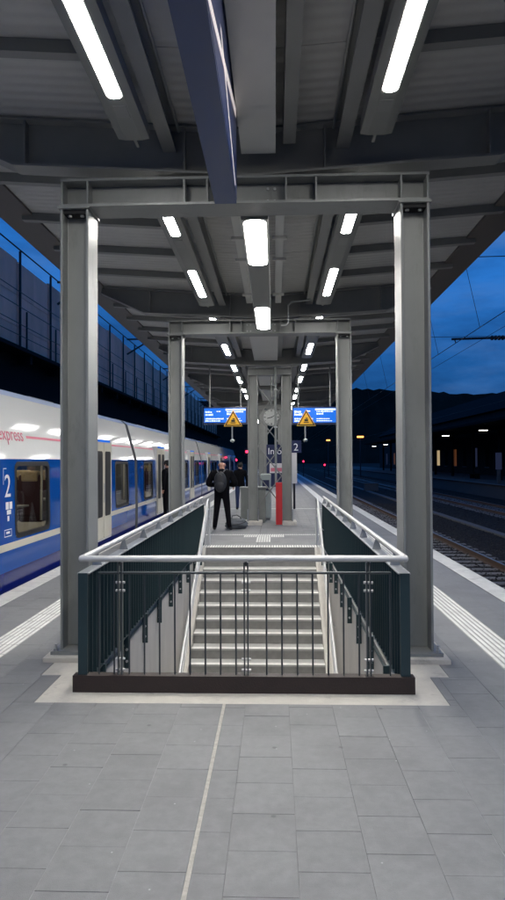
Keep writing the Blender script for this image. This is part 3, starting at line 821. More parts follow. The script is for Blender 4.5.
# side slats
slat = MB().box(-.034, .034, -.004, .004, 0, .80).mesh('slat', 'teal_paint')
ns = int((YFAR-.03)/.11)
for xr_ in (RXL, RXR):
    sgn = -1 if xr_ < 0 else 1
    for i in range(ns+1):
        link('slat', slat, rl, (xr_+sgn*.002, .05+i*.11, .062))
    b = MB(); b.box(xr_-.045, xr_+.045, .022, YFAR, .8625, .872); b.build('top_bar', 'galvanised', rl)
    b = MB(); b.box(xr_-.028, xr_+.028, .03, YFAR, .05, .0615); b.build('bottom_bar', 'teal_paint', rl)
    # gussets carrying the handrail
    gm = MB().prism([(-.042, 0), (.042, 0), (.012, .092), (-.012, .092)], 'y', -.005, .005)
    gme = gm.mesh('gusset', 'galvanised')
    for i in range(9):
        link('gusset', gme, rl, (xr_, .40+i*.92, .8722))
    # end plate facing the viewer
    MB().box(xr_-sgn*.034+(-.03 if sgn < 0 else .03)*0, xr_+sgn*.036, .008, .020, .123, .872).build('end_plate', 'teal_paint', rl)
    # fixing plates on the slab edge below
    fx = WELL[0]+.006 if sgn < 0 else WELL[1]-.006
    for i in range(9):
        y = .50+i*.87
        p = MB(); p.box(min(fx, fx-sgn*.055), max(fx, fx-sgn*.055), y-.012, y+.012, -.26, .049)
        o = p.build('fixing_plate', 'teal_paint', rl)
        for z in (-.19, -.08):
            q = MB(); q.tube([(fx-sgn*.03, y-.0121, z), (fx-sgn*.03, y-.026, z)], .013, 6); q.build('bolt', 'galvanised', o)
    # slab edge trim
    MB().box(min(fx-sgn*.008, fx+sgn*.02), max(fx-sgn*.008, fx+sgn*.02), .09, YFAR, -.051, -.035).build('edge_trim', 'teal_paint', rl)

# ================================================================== TRAIN
train = thing('passenger_train', 'blue and white passenger train standing at the left platform edge', 'train', (0, 0, 0))
TXC = -5.06
PROF = [(-3.80, -.78), (-3.70, -.55), (-3.635, .0), (-3.625, .22), (-3.625, .50), (-3.625, .60), (-3.63, .66), (-3.645, 1.68), (-3.65, 1.745), (-3.715, 2.0), (-3.90, 2.67), (-4.02, 2.77), (-4.35, 2.84), (TXC, 2.88)]
PM = [3, 2, 2, 1, 4, 1, 1, 1, 0, 0, 0, 0, 0]     # material for each segment: 0 white 1 blue 2 deep blue 3 under 4 cream
W0, W1 = .66, 1.68
def px_at(z):
    for i in range(len(PROF)-1):
        a, b_ = PROF[i], PROF[i+1]
        if a[1] <= z <= b_[1]: return a[0] + (b_[0]-a[0])*(z-a[1])/(b_[1]-a[1])
    return PROF[-1][0]
def rounded(y0, y1, z0, z1, r, n=5):
    out = []
    for (cy, cz, s0) in ((y1-r, z1-r, 0), (y0+r, z1-r, 90), (y0+r, z0+r, 180), (y1-r, z0+r, 270)):
        for q in range(n+1):
            an = R(s0+90*q/n); out.append((cy+r*math.cos(an), cz+r*math.sin(an)))
    return out
def car(y0, y1, wins, doors, interior, end_nose=False):
    body = MB()
    ys = [y0, y1]
    for (a, b_) in wins: ys += [a, b_]
    ys = sorted(set(ys))
    # right side (platform side), window openings left open
    for i in range(len(PROF)-1):
        (xa, za), (xb_, zb_) = PROF[i], PROF[i+1]
        for j in range(len(ys)-1):
            ya, yb = ys[j], ys[j+1]; ym = (ya+yb)/2
            if PROF[i][1] == W0 and any(a < ym < b_ for a, b_ in wins): continue
            body.add([(xa, ya, za), (xa, yb, za), (xb_, yb, zb_), (xb_, ya, zb_)], [(0,1,2,3)], PM[i])
        lx = lambda x: 2*TXC-x
        body.add([(lx(xa), y0, za), (lx(xa), y1, za), (lx(xb_), y1, zb_), (lx(xb_), y0, zb_)], [(3,2,1,0)], PM[i])
    for ye in (y0, y1):
        body.add([(p[0], ye, p[1]) for p in PROF] + [(2*TXC-p[0], ye, p[1]) for p in PROF[::-1]], [tuple(range(2*len(PROF)))], 5)
    bo = body.build('car_body', ['train_white', 'train_blue', 'train_deep_blue', 'train_under', 'train_cream', 'train_grey'], train, fix=False)
    # windows
    for (a, b_) in wins:
        xo = -3.634
        outer = rounded(a-.03, b_+.03, W0-.03, W1+.03, .12); inner = rounded(a+.035, b_-.035, W0+.035, W1-.035, .09)
        f = MB(); n = len(outer)
        xf = lambda z: px_at(z)+.006
        vs = [(xf(q[1]), q[0], q[1]) for q in outer] + [(xf(q[1]), q[0], q[1]) for q in inner] + [(xf(q[1])-.05, q[0], q[1]) for q in inner]
        fs = [(i, (i+1) % n, n+(i+1) % n, n+i) for i in range(n)] + [(n+i, n+(i+1) % n, 2*n+(i+1) % n, 2*n+i) for i in range(n)]
        f.add(vs, fs); f.build('window_frame', 'rubber', bo)
        p = MB(); p.add([(px_at(q[1])-.012, q[0], q[1]) for q in inner], [tuple(range(n))])
        p.build('window_pane', 'train_glass', bo, fix=False)
    for (a, b_) in doors:
        z0, z1 = .06, 2.17
        d = MB()
        xo, xi = -3.60, -3.80
        # frame portal
        d.prism(rounded(a, b_, z0, z1, .05, 3), 'x', xi, xo-.02)
        d.build('door_frame', 'train_white', bo)
        m_ = (a+b_)/2
        for (la, lb) in ((a+.06, m_-.008), (m_+.008, b_-.06)):
            lf = MB(); lf.prism(rounded(la, lb, z0+.05, z1-.07, .03, 3), 'x', xo-.0195, xo); lf.build('door_leaf', 'train_cream', bo)
            w = MB(); w.prism(rounded(la+.09, lb-.09, .55, 1.92, .06, 3), 'x', xo+.0005, xo+.004); w.build('door_window', 'rubber', bo)
        h = MB(); h.tube([(xo+.03, m_-.05, .85), (xo+.03, m_-.05, 1.25)], .012, 8); h.build('door_handle', 'stainless', bo, smooth=True)
        MB().box(xo-.03, xo+.004, a+.2, b_-.2, z1-.055, z1-.015).build('door_lamp', 'screen_blue', bo)
    # red line
    stripes = []
    cur = y0+.05
    for (a, b_) in sorted(doors) + [(y1, y1)]:
        if a-.03 > cur: stripes.append((cur, a-.03))
        cur = b_+.03
    rs = MB()
    for (a, b_) in stripes:
        if y0 < 9 and a < 9.4: a = 9.62
        za, zb_ = 2.055, 2.095
        rs.add([(px_at(za)+.002, a, za), (px_at(za)+.002, b_, za), (px_at(zb_)+.002, b_, zb_), (px_at(zb_)+.002, a, zb_)], [(0,1,2,3)])
    rs.build('red_stripe', 'train_red', bo, fix=False)
    # panel seam and roof gear
    ym = y0
    while ym < y1-2:
        ym += 3.1
        if ym < y1-.5:
            e = MB(); e.box(TXC-.5, TXC+.3, ym-1.0, ym+.4, 2.85, 2.98); e.build('roof_box', 'train_grey', bo)
    if interior:
        it = MB()
        it.box(-6.35, -3.75, y0+.1, y1-.1, .30, .34, 0); it.box(-6.38, -6.34, y0+.1, y1-.1, .34, .95, 0); it.box(-6.38, -6.34, y0+.1, y1-.1, 1.7, 2.4, 0)
        it.build('cabin_lining', 'interior_wall', bo)
        MB().box(-5.4, -4.7, y0+.1, y1-.1, 2.30, 2.33).build('cabin_lamp', 'cabin_light', bo)
        for (a, b_) in wins:
            for q, yy in enumerate((a+.22, b_-.28)):
                for xs_ in (-4.25, -4.75):
                    st = MB(); dirn = 1 if q == 0 else -1
                    st.box(xs_-.21, xs_+.21, yy-.06, yy+.06, .75, 1.48); st.box(xs_-.21, xs_+.21, yy-.03 if dirn > 0 else yy-.42, yy+.42 if dirn > 0 else yy+.03, .66, .78)
                    so = st.build('seat', 'seat_maroon', bo); bevel(so, .04, 2)
                    h = MB(); h.box(xs_-.15, xs_+.15, yy-.075, yy+.075, 1.36, 1.55); bevel(h.build('headrest', 'seat_tan', bo), .03, 2)
            t_ = MB(); t_.box(-4.30, -3.80, (a+b_)/2-.25, (a+b_)/2+.25, 1.02, 1.045); t_.build('table', 'interior_wall', bo)
            g_ = MB(); g_.tube([(-3.72, b_-.12, .78), (-3.72, b_-.10, 1.66)], .018, 8); g_.build('grab_pole', 'train_cream', bo, smooth=True)
    return bo
c1 = car(1.0, 16.75, [(3.2, 4.6), (6.9, 8.2), (8.99, 10.34), (10.95, 12.35), (14.70, 15.98)], [(12.85, 14.25)], True)
car(17.05, 31.9, [(17.92, 19.2), (22.0, 23.35), (23.8, 25.15), (25.6, 26.9), (29.6, 30.9)], [(19.75, 21.15), (27.5, 28.95)], True)
car(32.2, 47.0, [(33.0, 34.2), (37.2, 38.6), (39.0, 40.4), (44.6, 46.0)], [(34.8, 36.2), (42.6, 44.0)], False)
car(47.3, 61.0, [(48.2, 49.5), (50.0, 51.3), (54.5, 56.0)], [(52.0, 53.4), (57.5, 58.9)], False)
for (a, b_) in ((16.75, 17.05), (31.9, 32.2), (47.0, 47.3)):
    g_ = MB(); sh = .12
    n = 4
    for i in range(n):
        ya = a+(b_-a)*i/n; yb = a+(b_-a)*(i+1)/n
        for (p0, p1) in zip(PROF[1:-1], PROF[2:]):
            ymid = (ya+yb)/2
            A = [(p0[0]-sh, ya, p0[1]), (p0[0]-sh+.06, ymid, p0[1]), (p1[0]-sh+.06, ymid, p1[1]), (p1[0]-sh, ya, p1[1])]
            B = [(p0[0]-sh+.06, ymid, p0[1]), (p0[0]-sh, yb, p0[1]), (p1[0]-sh, yb, p1[1]), (p1[0]-sh+.06, ymid, p1[1])]
            g_.add(A, [(0,1,2,3)]); g_.add(B, [(0,1,2,3)])
    g_.build('gangway_bellows', 'bellows', train, fix=False)
# nose of the last car and tail light
nose = MB()
ring0 = [(p[0], 61.0, p[1]) for p in PROF] + [(2*TXC-p[0], 61.0, p[1]) for p in PROF[::-1]]
ring1 = [(TXC+(p[0]-TXC)*.8, 63.0 - max(0, p[1])*.45, p[1]*.93) for p in ring_ ] if False else [(TXC+(q[0]-TXC)*.78, 63.2-max(0, q[2])*.5, q[2]*.94) for q in ring0]
n = len(ring0)
nose.add(ring0+ring1, [(i, (i+1) % n, n+(i+1) % n, n+i) for i in range(n)] + [tuple(range(n, 2*n))])
nose.build('nose', 'train_white', train)
# lettering on the near car
lean = Vector((-.255, 0, .925)).normalized()
text('lettering', 'express', .285, 'train_red', c1, (0, 1, 0), lean, (px_at(2.01)+.006, 8.60, 2.01), shear=.18)
text('class_number', '2', .44, 'white_print', c1, (0, 1, 0), (-.012, 0, 1), (-3.630, 8.60, 1.23))
pic = MB()
for (ya, yb, za, zb_) in ((8.64, 8.74, 1.06, 1.16), (8.76, 8.86, 1.06, 1.16), (8.68, 8.82, .99, 1.05), (8.70, 8.76, .90, .97),
                          (8.60, 8.84, .78, .79), (8.60, 8.61, .70, .79), (8.83, 8.84, .70, .79), (8.60, 8.84, .69, .70), (8.66, 8.78, .73, .76),
                          (8.56, 8.57, 1.40, 1.62), (8.56, 8.66, 1.61, 1.62)):
    pic.add([(-3.629, ya, za), (-3.629, yb, za), (-3.630, yb, zb_), (-3.630, ya, zb_)], [(0,1,2,3)])
pic.build('pictogram', 'white_print', c1, fix=False)
MB().box(-5.0, -4.98, 9.05, 9.14, 1.52, 1.64).build('display', 'amber_led', c1)
MB().box(-5.0, -4.98, 9.55, 9.80, 1.60, 1.69).build('display', 'amber_led', c1)
b = MB(); b.disc((-3.70, 61.4, 1.80), .12, 'y', .04, 16); b.build('tail_light', 'red_light', train)

# ================================================================== LEFT: raised concrete wall with posts and railing
wall = thing('retaining_wall', 'high violet grey panelled wall with posts and railing behind the train', 'wall', (-9, 0, 0))
P = 3.1; Yw0 = 16.2 - 3*P
pm1 = MB().cbox(-P/2+.012, P/2-.012, -.08, .08, 0, 1.05, .01)
for i in range(30):
    yb = Yw0 + i*P
    for (za, zb_) in ((5.56, 6.45), (6.47, 7.55), (7.57, 8.78+.05*math.sin(i*2.3))):
        for h_ in (0, 1):
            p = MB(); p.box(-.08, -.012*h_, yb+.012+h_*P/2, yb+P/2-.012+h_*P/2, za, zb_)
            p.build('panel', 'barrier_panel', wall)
    q = MB(); q.box(.06, .13, yb-.032, yb+.032, 5.3, 9.10); q.build('post', 'dark_steel', wall)
    q = MB(); q.box(.06, .11, yb+.62, yb+.67, 5.3, 7.1); q.build('short_post', 'dark_steel', wall)
    q = MB(); q.box(.02, .50, yb-.10, yb+.10, 5.1, 5.42); q.build('corbel', 'dark_wall', wall)
for z in (9.08, 7.62, 7.1, 6.5, 6.1):
    q = MB(); q.tube([(.17, Yw0-1, z), (.17, Yw0+30*P, z)], .026 if z > 9 else .013, 6); q.build('rail', 'dark_steel', wall)
MB().box(-.5, .6, Yw0-3, Yw0+30*P+3, 5.42, 5.55).build('ledge', 'dark_wall', wall)
MB().box(-1.0, -.1, Yw0-3, Yw0+30*P+3, -1.1, 5.418).build('lower_wall', 'dark_wall', wall)
for i in range(6):
    y = 26+i*12.4
    a = MB(); a.tube([(.2, y, 8.1), (1.7, y, 9.0)], .05, 6); a.tube([(.2, y, 9.0), (1.7, y, 9.0)], .05, 6)
    a.build('slanted_arm', 'dark_steel', wall)

# ================================================================== MIDDLE: clock, signs, boards, cabinets
clk = thing('station_clock', 'round white station clock between the braced columns', 'clock', (-.09, 17.58, 2.88))
b = MB(); b.disc((0, .05, 0), .235, 'y', .12, 32); b.build('case', 'steel_paint', clk)
b = MB(); b.disc((0, -.014, 0), .215, 'y', .006, 32); b.build('dial', 'clock_face', clk)
for i in range(12):
    an = R(i*30); w_, l0, l1 = (.010, .155, .205) if i % 3 == 0 else (.006, .175, .205)
    m_ = MB(); u = Vector((math.sin(an), 0, math.cos(an))); v = Vector((math.cos(an), 0, -math.sin(an)))
    pts = [u*l0-v*w_, u*l0+v*w_, u*l1+v*w_, u*l1-v*w_]
    m_.add([(p.x, -.0185, p.z) for p in pts], [(0,1,2,3)]); m_.build('hour_mark', 'warn_black', clk, fix=False)
for (deg, l, w_) in ((255, .12, .011), (60, .185, .008)):
    an = R(deg); u = Vector((math.sin(an), 0, math.cos(an))); v = Vector((math.cos(an), 0, -math.sin(an)))
    pts = [u*-.03-v*w_, u*-.03+v*w_, u*l+v*w_, u*l-v*w_]
    m_ = MB(); m_.add([(p.x, -.0195, p.z) for p in pts], [(0,1,2,3)]); m_.build('hand', 'warn_black', clk, fix=False)
b = MB(); b.tube([(0, .05, .25), (0, .05, 1.33)], .02, 8); b.build('hanger', 'steel_paint', clk)

b = MB(); b.tube([(0, 0, 1.05), (0, 0, 4.2)], .032, 10)
dp = thing('downpipe', 'grey downpipe running down between the braced columns', 'pipe', (.02, 17.25, 0))
b.build('pipe', 'cabinet_grey', dp, smooth=True)
for z in (1.6, 2.6, 3.6):
    MB().box(-.045, .045, -.03, .04, z-.02, z+.02).build('clamp', 'galvanised', dp)
rp = thing('red_guard', 'tall narrow red panel at the foot of the downpipe', 'panel', (.10, 17.22, 0))
bevel(MB().box(-.085, .085, -.09, .09, .02, 1.13).build('panel', 'red_panel', rp), .008)
MB().box(-.10, .10, -.105, .105, 0, .019).build('foot', 'steel_paint', rp)

cb = thing('equipment_cabinet', 'waist high grey metal cabinet behind the left braced column', 'cabinet', (-.62, 18.0, 0))
bevel(MB().box(-.33, .36, -.16, .16, .04, .93).build('body', 'cabinet_grey', cb), .01)
bevel(MB().box(-.36, .39, -.19, .19, .931, .985).build('lid', 'cabinet_grey', cb), .008)
for xa in (-.30, .03):
    MB().box(xa, xa+.30, -.168, -.161, .10, .88).build('door', 'cabinet_grey', cb)
MB().box(-.30, .33, -.14, .14, 0, .039).build('base', 'roof_steel', cb)
cb2 = thing('ticket_machine', 'pale green grey rounded machine between the braced columns', 'machine', (-.27, 18.9, 0))
bevel(MB().box(-.15, .15, -.15, .15, .05, 1.33).build('body', 'cabinet_pale', cb2), .035, 3)
MB().box(-.10, .10, -.156, -.151, .85, 1.15).build('screen', 'screen_case', cb2)
MB().box(-.12, .12, -.12, .12, 0, .049).build('base', 'roof_steel', cb2)
isg = thing('info_board', 'dark blue information panel with white lettering behind the braced columns', 'sign', (.12, 21.5, 0))
MB().box(-.40, .42, -.06, .06, .85, 2.24).build('panel', 'screen_case', isg)
text('lettering', 'Info', .30, 'white_print', isg, (1, 0, 0), (0, 0, 1), (-.36, -.064, 1.92))
MB().box(-.30, .25, -.066, -.061, 1.30, 1.62).build('poster', 'poster_white', isg)
MB().box(-.26, .20, -.069, -.067, 1.35, 1.47).build('poster_text', 'poster_pink', isg)
for xa in (-.36, .36):
    MB().box(xa-.03, xa+.03, -.03, .03, 0, .849).build('leg', 'steel_paint', isg)
ns_ = thing('platform_number_sign', 'blue platform number sign with a white 2 right of the braced columns', 'sign', (.67, 23.0, 0))
MB().box(-.16, .26, -.04, .04, 1.98, 2.42).build('panel', 'screen_case', ns_)
text('lettering', '2', .36, 'white_print', ns_, (1, 0, 0), (0, 0, 1), (-.02, -.044, 2.06))
MB().box(-.14, .10, -.045, .035, .9, 1.979).build('poster', 'poster_white', ns_)
b = MB(); b.tube([(.0, 0, 0), (0, 0, .899)], .04, 10); b.build('post', 'dark_steel', ns_)

def board(x0, x1, y, z0, z1, label, seed):
    t = thing('departure_board', label, 'departure board', ((x0+x1)/2, y, (z0+z1)/2), 'blue departure boards')
    w, h = (x1-x0)/2, (z1-z0)/2
    bevel(MB().box(-w, w, 0, .22, -h, h).build('case', 'screen_case', t), .008)
    MB().box(-w+.04, w-.04, -.006, -.001, -h+.05, h-.04).build('screen', 'screen_blue', t)
    rg = random.Random(seed)
    tx = MB()
    def word(x, z, ww, hh):
        xx = x
        while xx < x+ww:
            l = rg.uniform(.018, .05); tx.box(xx, min(xx+l, x+ww), -.0095, -.0065, z, z+hh*rg.uniform(.7, 1)); xx += l + rg.uniform(.008, .016)
    word(-w+.08, h-.18, .20, .06); word(-.25, h-.15, .12, .04)
    word(-w+.08, h-.26, .24, .06)
    word(-w+.08, -h+.145, .55, .045); word(-w+.08, -h+.08, .45, .045)
    tx.box(.02, w-.05, -.0095, -.0065, h-.11, h-.06); word(.06, h-.165, .5, .04)
    word(.06, h-.24, .20, .06); word(.06, -h+.15, .40, .035); word(.06, -h+.09, .46, .03)
    tx.build('screen_text', 'screen_white', t)
    for xx in (-w+.2, w-.2):
        b = MB(); b.tube([(xx, .11, h), (xx, .11, 4.60-(z0+z1)/2)], .025, 8); b.build('hanger', 'steel_paint', t)
    return t
board(-2.17, -.83, 19.5, 2.81, 3.33, 'blue departure board hanging left of the clock', 1)
board(.51, 1.87, 19.5, 2.79, 3.32, 'blue departure board hanging right of the clock', 2)
def warn(x, y, z, label):
    t = thing('warning_sign', label, 'sign', (x, y, z), 'yellow warning triangles')
    def tri(s): return [(-s/2, -s*.289), (s/2, -s*.289), (0, s*.577)]
    MB().prism(tri(.56), 'y', .0, .02).build('border', 'warn_yellow', t)
    MB().prism(tri(.50), 'y', -.004, -.0005).build('black_edge', 'warn_black', t)
    MB().prism(tri(.40), 'y', -.008, -.0045).build('plate', 'warn_yellow', t)
    b = MB(); b.box(-.075, .075, -.011, -.0085, -.07, -.045); b.box(-.055, .055, -.011, -.0085, -.03, .035); b.box(-.02, .05, -.011, -.0085, .045, .075)
    b.build('symbol', 'warn_black', t)
    b = MB(); b.tube([(-.03, .035, -.55), (-.03, .035, .05)], .022, 8); b.build('rod', 'galvanised', t)
    b = MB(); b.ellipsoid((-.03, .035, -.58), .07, .09, .05); b.build('camera', 'cabinet_pale', t, smooth=True)
    b = MB(); b.box(-.04, -.02, .021, .46, .0, .03); b.build('arm', 'galvanised', t)
    return t
warn(-1.225, 19.05, 2.88, 'yellow warning triangle below the left departure board')
warn(.92, 19.05, 2.88, 'yellow warning triangle below the right departure board')

# ================================================================== PEOPLE
def person(label, loc, rotz, scale, sk, fatten, mats, hair=None):
    """sk: joints dict name -> (pos, radius); edges list"""
    J, Eg = sk
    names = list(J); me = bpy.data.meshes.new('person')
    me.from_pydata([J[n][0] for n in names], [(names.index(a), names.index(b_)) for a, b_ in Eg], [])
    o = bpy.data.objects.new('person', me); col.objects.link(o)
    m = o.modifiers.new('skin', 'SKIN'); m.use_smooth_shade = True
    s2 = o.modifiers.new('sub', 'SUBSURF'); s2.levels = 2; s2.render_levels = 2
    for i, n in enumerate(names):
        rr = J[n][1]; d = me.skin_vertices[0].data[i]
        d.radius = rr if isinstance(rr, tuple) else (rr, rr)
        d.use_root = (n == 'pelvis')
    dg = bpy.context.evaluated_depsgraph_get(); dg.update()
    nm = bpy.data.meshes.new_from_object(o.evaluated_get(dg))
    bpy.data.objects.remove(o)
    # add hands and face details to the same mesh
    bm = bmesh.new(); bm.from_mesh(nm); bpy.data.meshes.remove(nm)
    ex = MB()
    for sd in ('l', 'r'):
        wr = Vector(J['hand_'+sd][0]); pr = Vector(J['wrist_'+sd][0]); d = (wr-pr).normalized()
        sdv = d.cross(Vector((0, 0, 1)));  sdv = sdv.normalized() if sdv.length > .01 else Vector((1, 0, 0)); up = sdv.cross(d)
        for k, ln in enumerate((.062, .072, .068, .052)):
            p0 = wr + sdv*(-.027+.018*k); p1 = p0 + d*ln*.55 - up*.006; p2 = p1 + d*ln*.35 - up*.03
            ex.tube([p0, p1, p2], [.009, .0085, .006], 6)
        p0 = pr + d*.03 + sdv*.02; ex.tube([p0, p0+d*.03+sdv*.02-up*.01, p0+d*.055+sdv*.018-up*.025], [.011, .010, .007], 6)
    hd = Vector(J['head'][0])
    ex.ellipsoid((hd.x, hd.y+.098, hd.z-.012), .014, .020, .022, 8, 6)
    for sx in (-1, 1):
        ex.ellipsoid((hd.x+sx*.082, hd.y, hd.z-.01), .012, .022, .033, 8, 6)
        ex.ellipsoid((hd.x+sx*.032, hd.y+.080, hd.z+.015), .014, .010, .009, 8, 6)
    tmp = ex.mesh('tmp', 'skin', True)
    nb0 = len(bm.faces)
    bm.from_mesh(tmp); bpy.data.meshes.remove(tmp)
    bm.faces.ensure_lookup_table()
    hz = J['neck'][0][2]
    for i, f in enumerate(bm.faces):
        c = f.calc_center_median(); f.smooth = True
        if i >= nb0: f.material_index = 0
        elif c.z > hz+.03: f.material_index = 0
        elif min((c-Vector(J['hand_l'][0])).length, (c-Vector(J['hand_r'][0])).length) < .055: f.material_index = 0
        elif c.z < .095: f.material_index = 3
        elif c.z < .86: f.material_index = 2
        else: f.material_index = 1
    out = bpy.data.meshes.new('person'); bm.to_mesh(out); bm.free()
    for q in mats: out.materials.append(MATS[q])
    po = tag(link('person', out, None, loc), label, 'person')
    po.rotation_euler.z = rotz; po.scale = (scale,)*3
    if hair == 'cap':
        b = MB(); b.ellipsoid((hd.x, hd.y-.01, hd.z+.03), .098, .112, .10, 14, 10); b.build('hair', 'hair_dark', po, smooth=True)
    elif hair == 'rim':
        b = MB(); b.ellipsoid((hd.x, hd.y-.022, hd.z-.022), .086, .082, .050, 14, 10); b.build('hair', 'hair_dark', po, smooth=True)
    return po
def skeleton(stance=.10, step=0.0, arms='front', bulk=1.0):
    J = {'pelvis': ((0, 0, .93), (.155, .115)), 'spine': ((0, -.005, 1.12), (.165*bulk, .12*bulk)), 'chest': ((0, -.01, 1.30), (.185*bulk, .135*bulk)),
         'neck': ((0, -.005, 1.475), .068), 'jaw': ((0, .02, 1.555), .072), 'head': ((0, .015, 1.615), (.082, .098)), 'crown': ((0, .008, 1.665), (.062, .072))}
    E = [('pelvis', 'spine'), ('spine', 'chest'), ('chest', 'neck'), ('neck', 'jaw'), ('jaw', 'head'), ('head', 'crown')]
    for sd, s in (('l', -1), ('r', 1)):
        J['sh_'+sd] = ((s*.185*bulk, -.01, 1.385), .085*bulk)
        if arms == 'front':
            J['el_'+sd] = ((s*.285*bulk, -.02, 1.12), .068*bulk); J['wrist_'+sd] = ((s*.13, .22, 1.12), .045); J['hand_'+sd] = ((s*.075, .285, 1.155), .034)
        else:
            J['el_'+sd] = ((s*.255*bulk, -.03, 1.12), .062*bulk); J['wrist_'+sd] = ((s*.25, .06*s*step*3, .89), .042); J['hand_'+sd] = ((s*.245, .03+.06*s*step*3, .81), .034)
        J['hip_'+sd] = ((s*.095, 0, .86), .105); J['kn_'+sd] = ((s*(.095+stance*.35), .02+s*step*.5, .49), .078)
        J['an_'+sd] = ((s*(.09+stance*.75), s*step, .10), .058); J['toe_'+sd] = ((s*(.10+stance*.95), .15+s*step, .045), .046)
        E += [('chest', 'sh_'+sd), ('sh_'+sd, 'el_'+sd), ('el_'+sd, 'wrist_'+sd), ('wrist_'+sd, 'hand_'+sd),
              ('pelvis', 'hip_'+sd), ('hip_'+sd, 'kn_'+sd), ('kn_'+sd, 'an_'+sd), ('an_'+sd, 'toe_'+sd)]
    return J, E
man = person('bald person in black jacket seen from behind at the top of the stairs', (-1.30, 15.82, 0.002), R(-4), 1.0, skeleton(.12, 0, 'front', 1.22), 1, ['skin', 'cloth_black', 'cloth_pants', 'shoe'])
bp_ = thing('backpack', 'dark backpack worn by the bald person in black', 'backpack', (-1.30, 15.82, 0))
bp_.rotation_euler.z = R(-4)
b = MB(); b.ellipsoid((0, -.25, 1.20), .155, .115, .255, 16, 12)
o = b.build('body', 'pack_cloth', bp_, smooth=True)
b = MB(); b.ellipsoid((0, -.335, 1.10), .12, .06, .12, 14, 10); b.build('pocket', 'pack_cloth', bp_, smooth=True)
for s in (-1, 1):
    b = MB(); b.tube([(s*.06, -.20, 1.43), (s*.10, -.13, 1.49), (s*.12, .02, 1.50), (s*.125, .13, 1.42), (s*.135, .155, 1.25)], .017, 6); b.build('strap', 'strap', bp_, smooth=True)
    b = MB(); b.tube([(s*.005, -.335, 1.42-.02), (s*.10, -.31, 1.30)], .010, 6); b.build('cord', 'strap', bp_, smooth=True)
person('person in dark jacket and blue jeans walking away past the cabinet', (-1.22, 22.6, 0.002), R(5), .95, skeleton(.02, .14, 'side', 1.0), 1, ['skin', 'cloth_black', 'denim', 'shoe'], 'cap')
person('dark dressed person by the train door, half hidden by a steel column', (-3.26, 19.6, 0.002), R(70), 1.0, skeleton(.05, 0, 'side', 1.12), 1, ['skin', 'cloth_black', 'cloth_pants', 'shoe'], 'cap')

bag = thing('travel_bag', 'crumpled dark grey travel bag on the ground beside the bald person', 'bag', (-.98, 16.35, 0))
b = MB(); rg = random.Random(4)
nu, nv = 22, 12
for j in range(nv+1):
    th = math.pi*j/nv
    for i in range(nu):
        ph = 2*math.pi*i/nu
        k = 1 + rg.uniform(-.17, .17)
        cx = math.copysign(abs(math.cos(ph))**.6, math.cos(ph)); sy = math.copysign(abs(math.sin(ph))**.6, math.sin(ph))
        b.v.append((.27*k*math.sin(th)**.6*cx, .17*k*math.sin(th)**.6*sy, max(.004, .125+.125*k*math.copysign(abs(math.cos(th))**.7, math.cos(th)))))
for j in range(nv):
    for i in range(nu):
        b.f.append((j*nu+i, (j+1)*nu+i, (j+1)*nu+(i+1) % nu, j*nu+(i+1) % nu)); b.mi.append(0)
b.build('body', 'bag_cloth', bag, smooth=True)
b = MB(); b.tube([(-.12, -.06, .24), (-.10, -.08, .33), (.02, -.09, .35), (.10, -.08, .30), (.12, -.06, .24)], .012, 6); b.build('handle', 'strap', bag, smooth=True)
b = MB(); b.tube([(-.26, -.12, .16), (-.1, -.19, .11), (.1, -.19, .14), (.25, -.12, .19)], .012, 6); b.build('strap', 'strap', bag, smooth=True)

# ================================================================== RIGHT: catenary, far platform, signals
mast = thing('catenary_mast', 'overhead line mast with insulated arm over the right track', 'mast', (7.3, 16.8, -.97))
b = MB(); b.prism(h_section_z(.22, .22), 'z', 0, 8.6); b.build('post', 'galvanised', mast)
bz = .97
def mt(b, pts, r, n=8): b.tube([(p[0]-7.3, p[1]-16.8, p[2]+.97) for p in pts], r, n)
b = MB(); mt(b, [(7.19, 16.8, 4.85), (4.55, 16.8, 4.80)], .030); b.build('arm', 'dark_steel', mast)
b = MB()
for i in range(9): mt(b, [(5.55+i*.09, 16.8, 4.822), (5.60+i*.09, 16.8, 4.823)], .062, 10)
b.build('insulator', 'porcelain', mast)
b = MB(); mt(b, [(4.62, 16.8, 4.80), (4.66, 16.8, 4.70)], .014); b.build('clamp', 'dark_steel', mast)
b = MB(); mt(b, [(7.19, 16.8, 6.93), (3.9, 16.8, 6.90)], .012); b.build('upper_arm', 'dark_steel', mast)
def wire(name, pts, r, label):
    b = MB(); b.tube(pts, r, 5); return tag(b.build(name, 'dark_steel', smooth=True), label, 'wire')
ct = thing('contact_line', 'thin overhead contact wire with droppers above the right track', 'wire')
b = MB(); b.tube([(4.66, 2, 4.70), (4.66, 16.8, 4.70), (4.66, 160, 4.70)], .009, 5); b.build('contact_wire', 'dark_steel', ct)
b = MB(); b.tube([(4.35, 2, 6.0), (4.35, 16.8, 6.08), (4.5, 60, 6.0), (4.6, 160, 6.08)], .008, 5); b.build('messenger_wire', 'dark_steel', ct)
for y in (8.2, 11.5, 14.85, 18.6, 22.5, 27, 32, 38):
    b = MB(); b.tube([(4.66, y, 4.70), (4.37, y, 6.05)], .006, 5); b.build('dropper', 'dark_steel', ct)
wire('cross_wire', [(3.0, 17.2, 4.93), (30, 17.2, 4.98)], .007, 'thin horizontal span wire crossing behind the insulated arm')
wire('feeder_wire', [(9.5, 2, 7.2), (9.5, 200, 7.2)], .010, 'lower thin feeder wire in the sky right of the canopy')
wire('feeder_wire', [(11.6, 2, 4.7), (11.6, 200, 4.7)], .010, 'faint overhead wire above the second track')

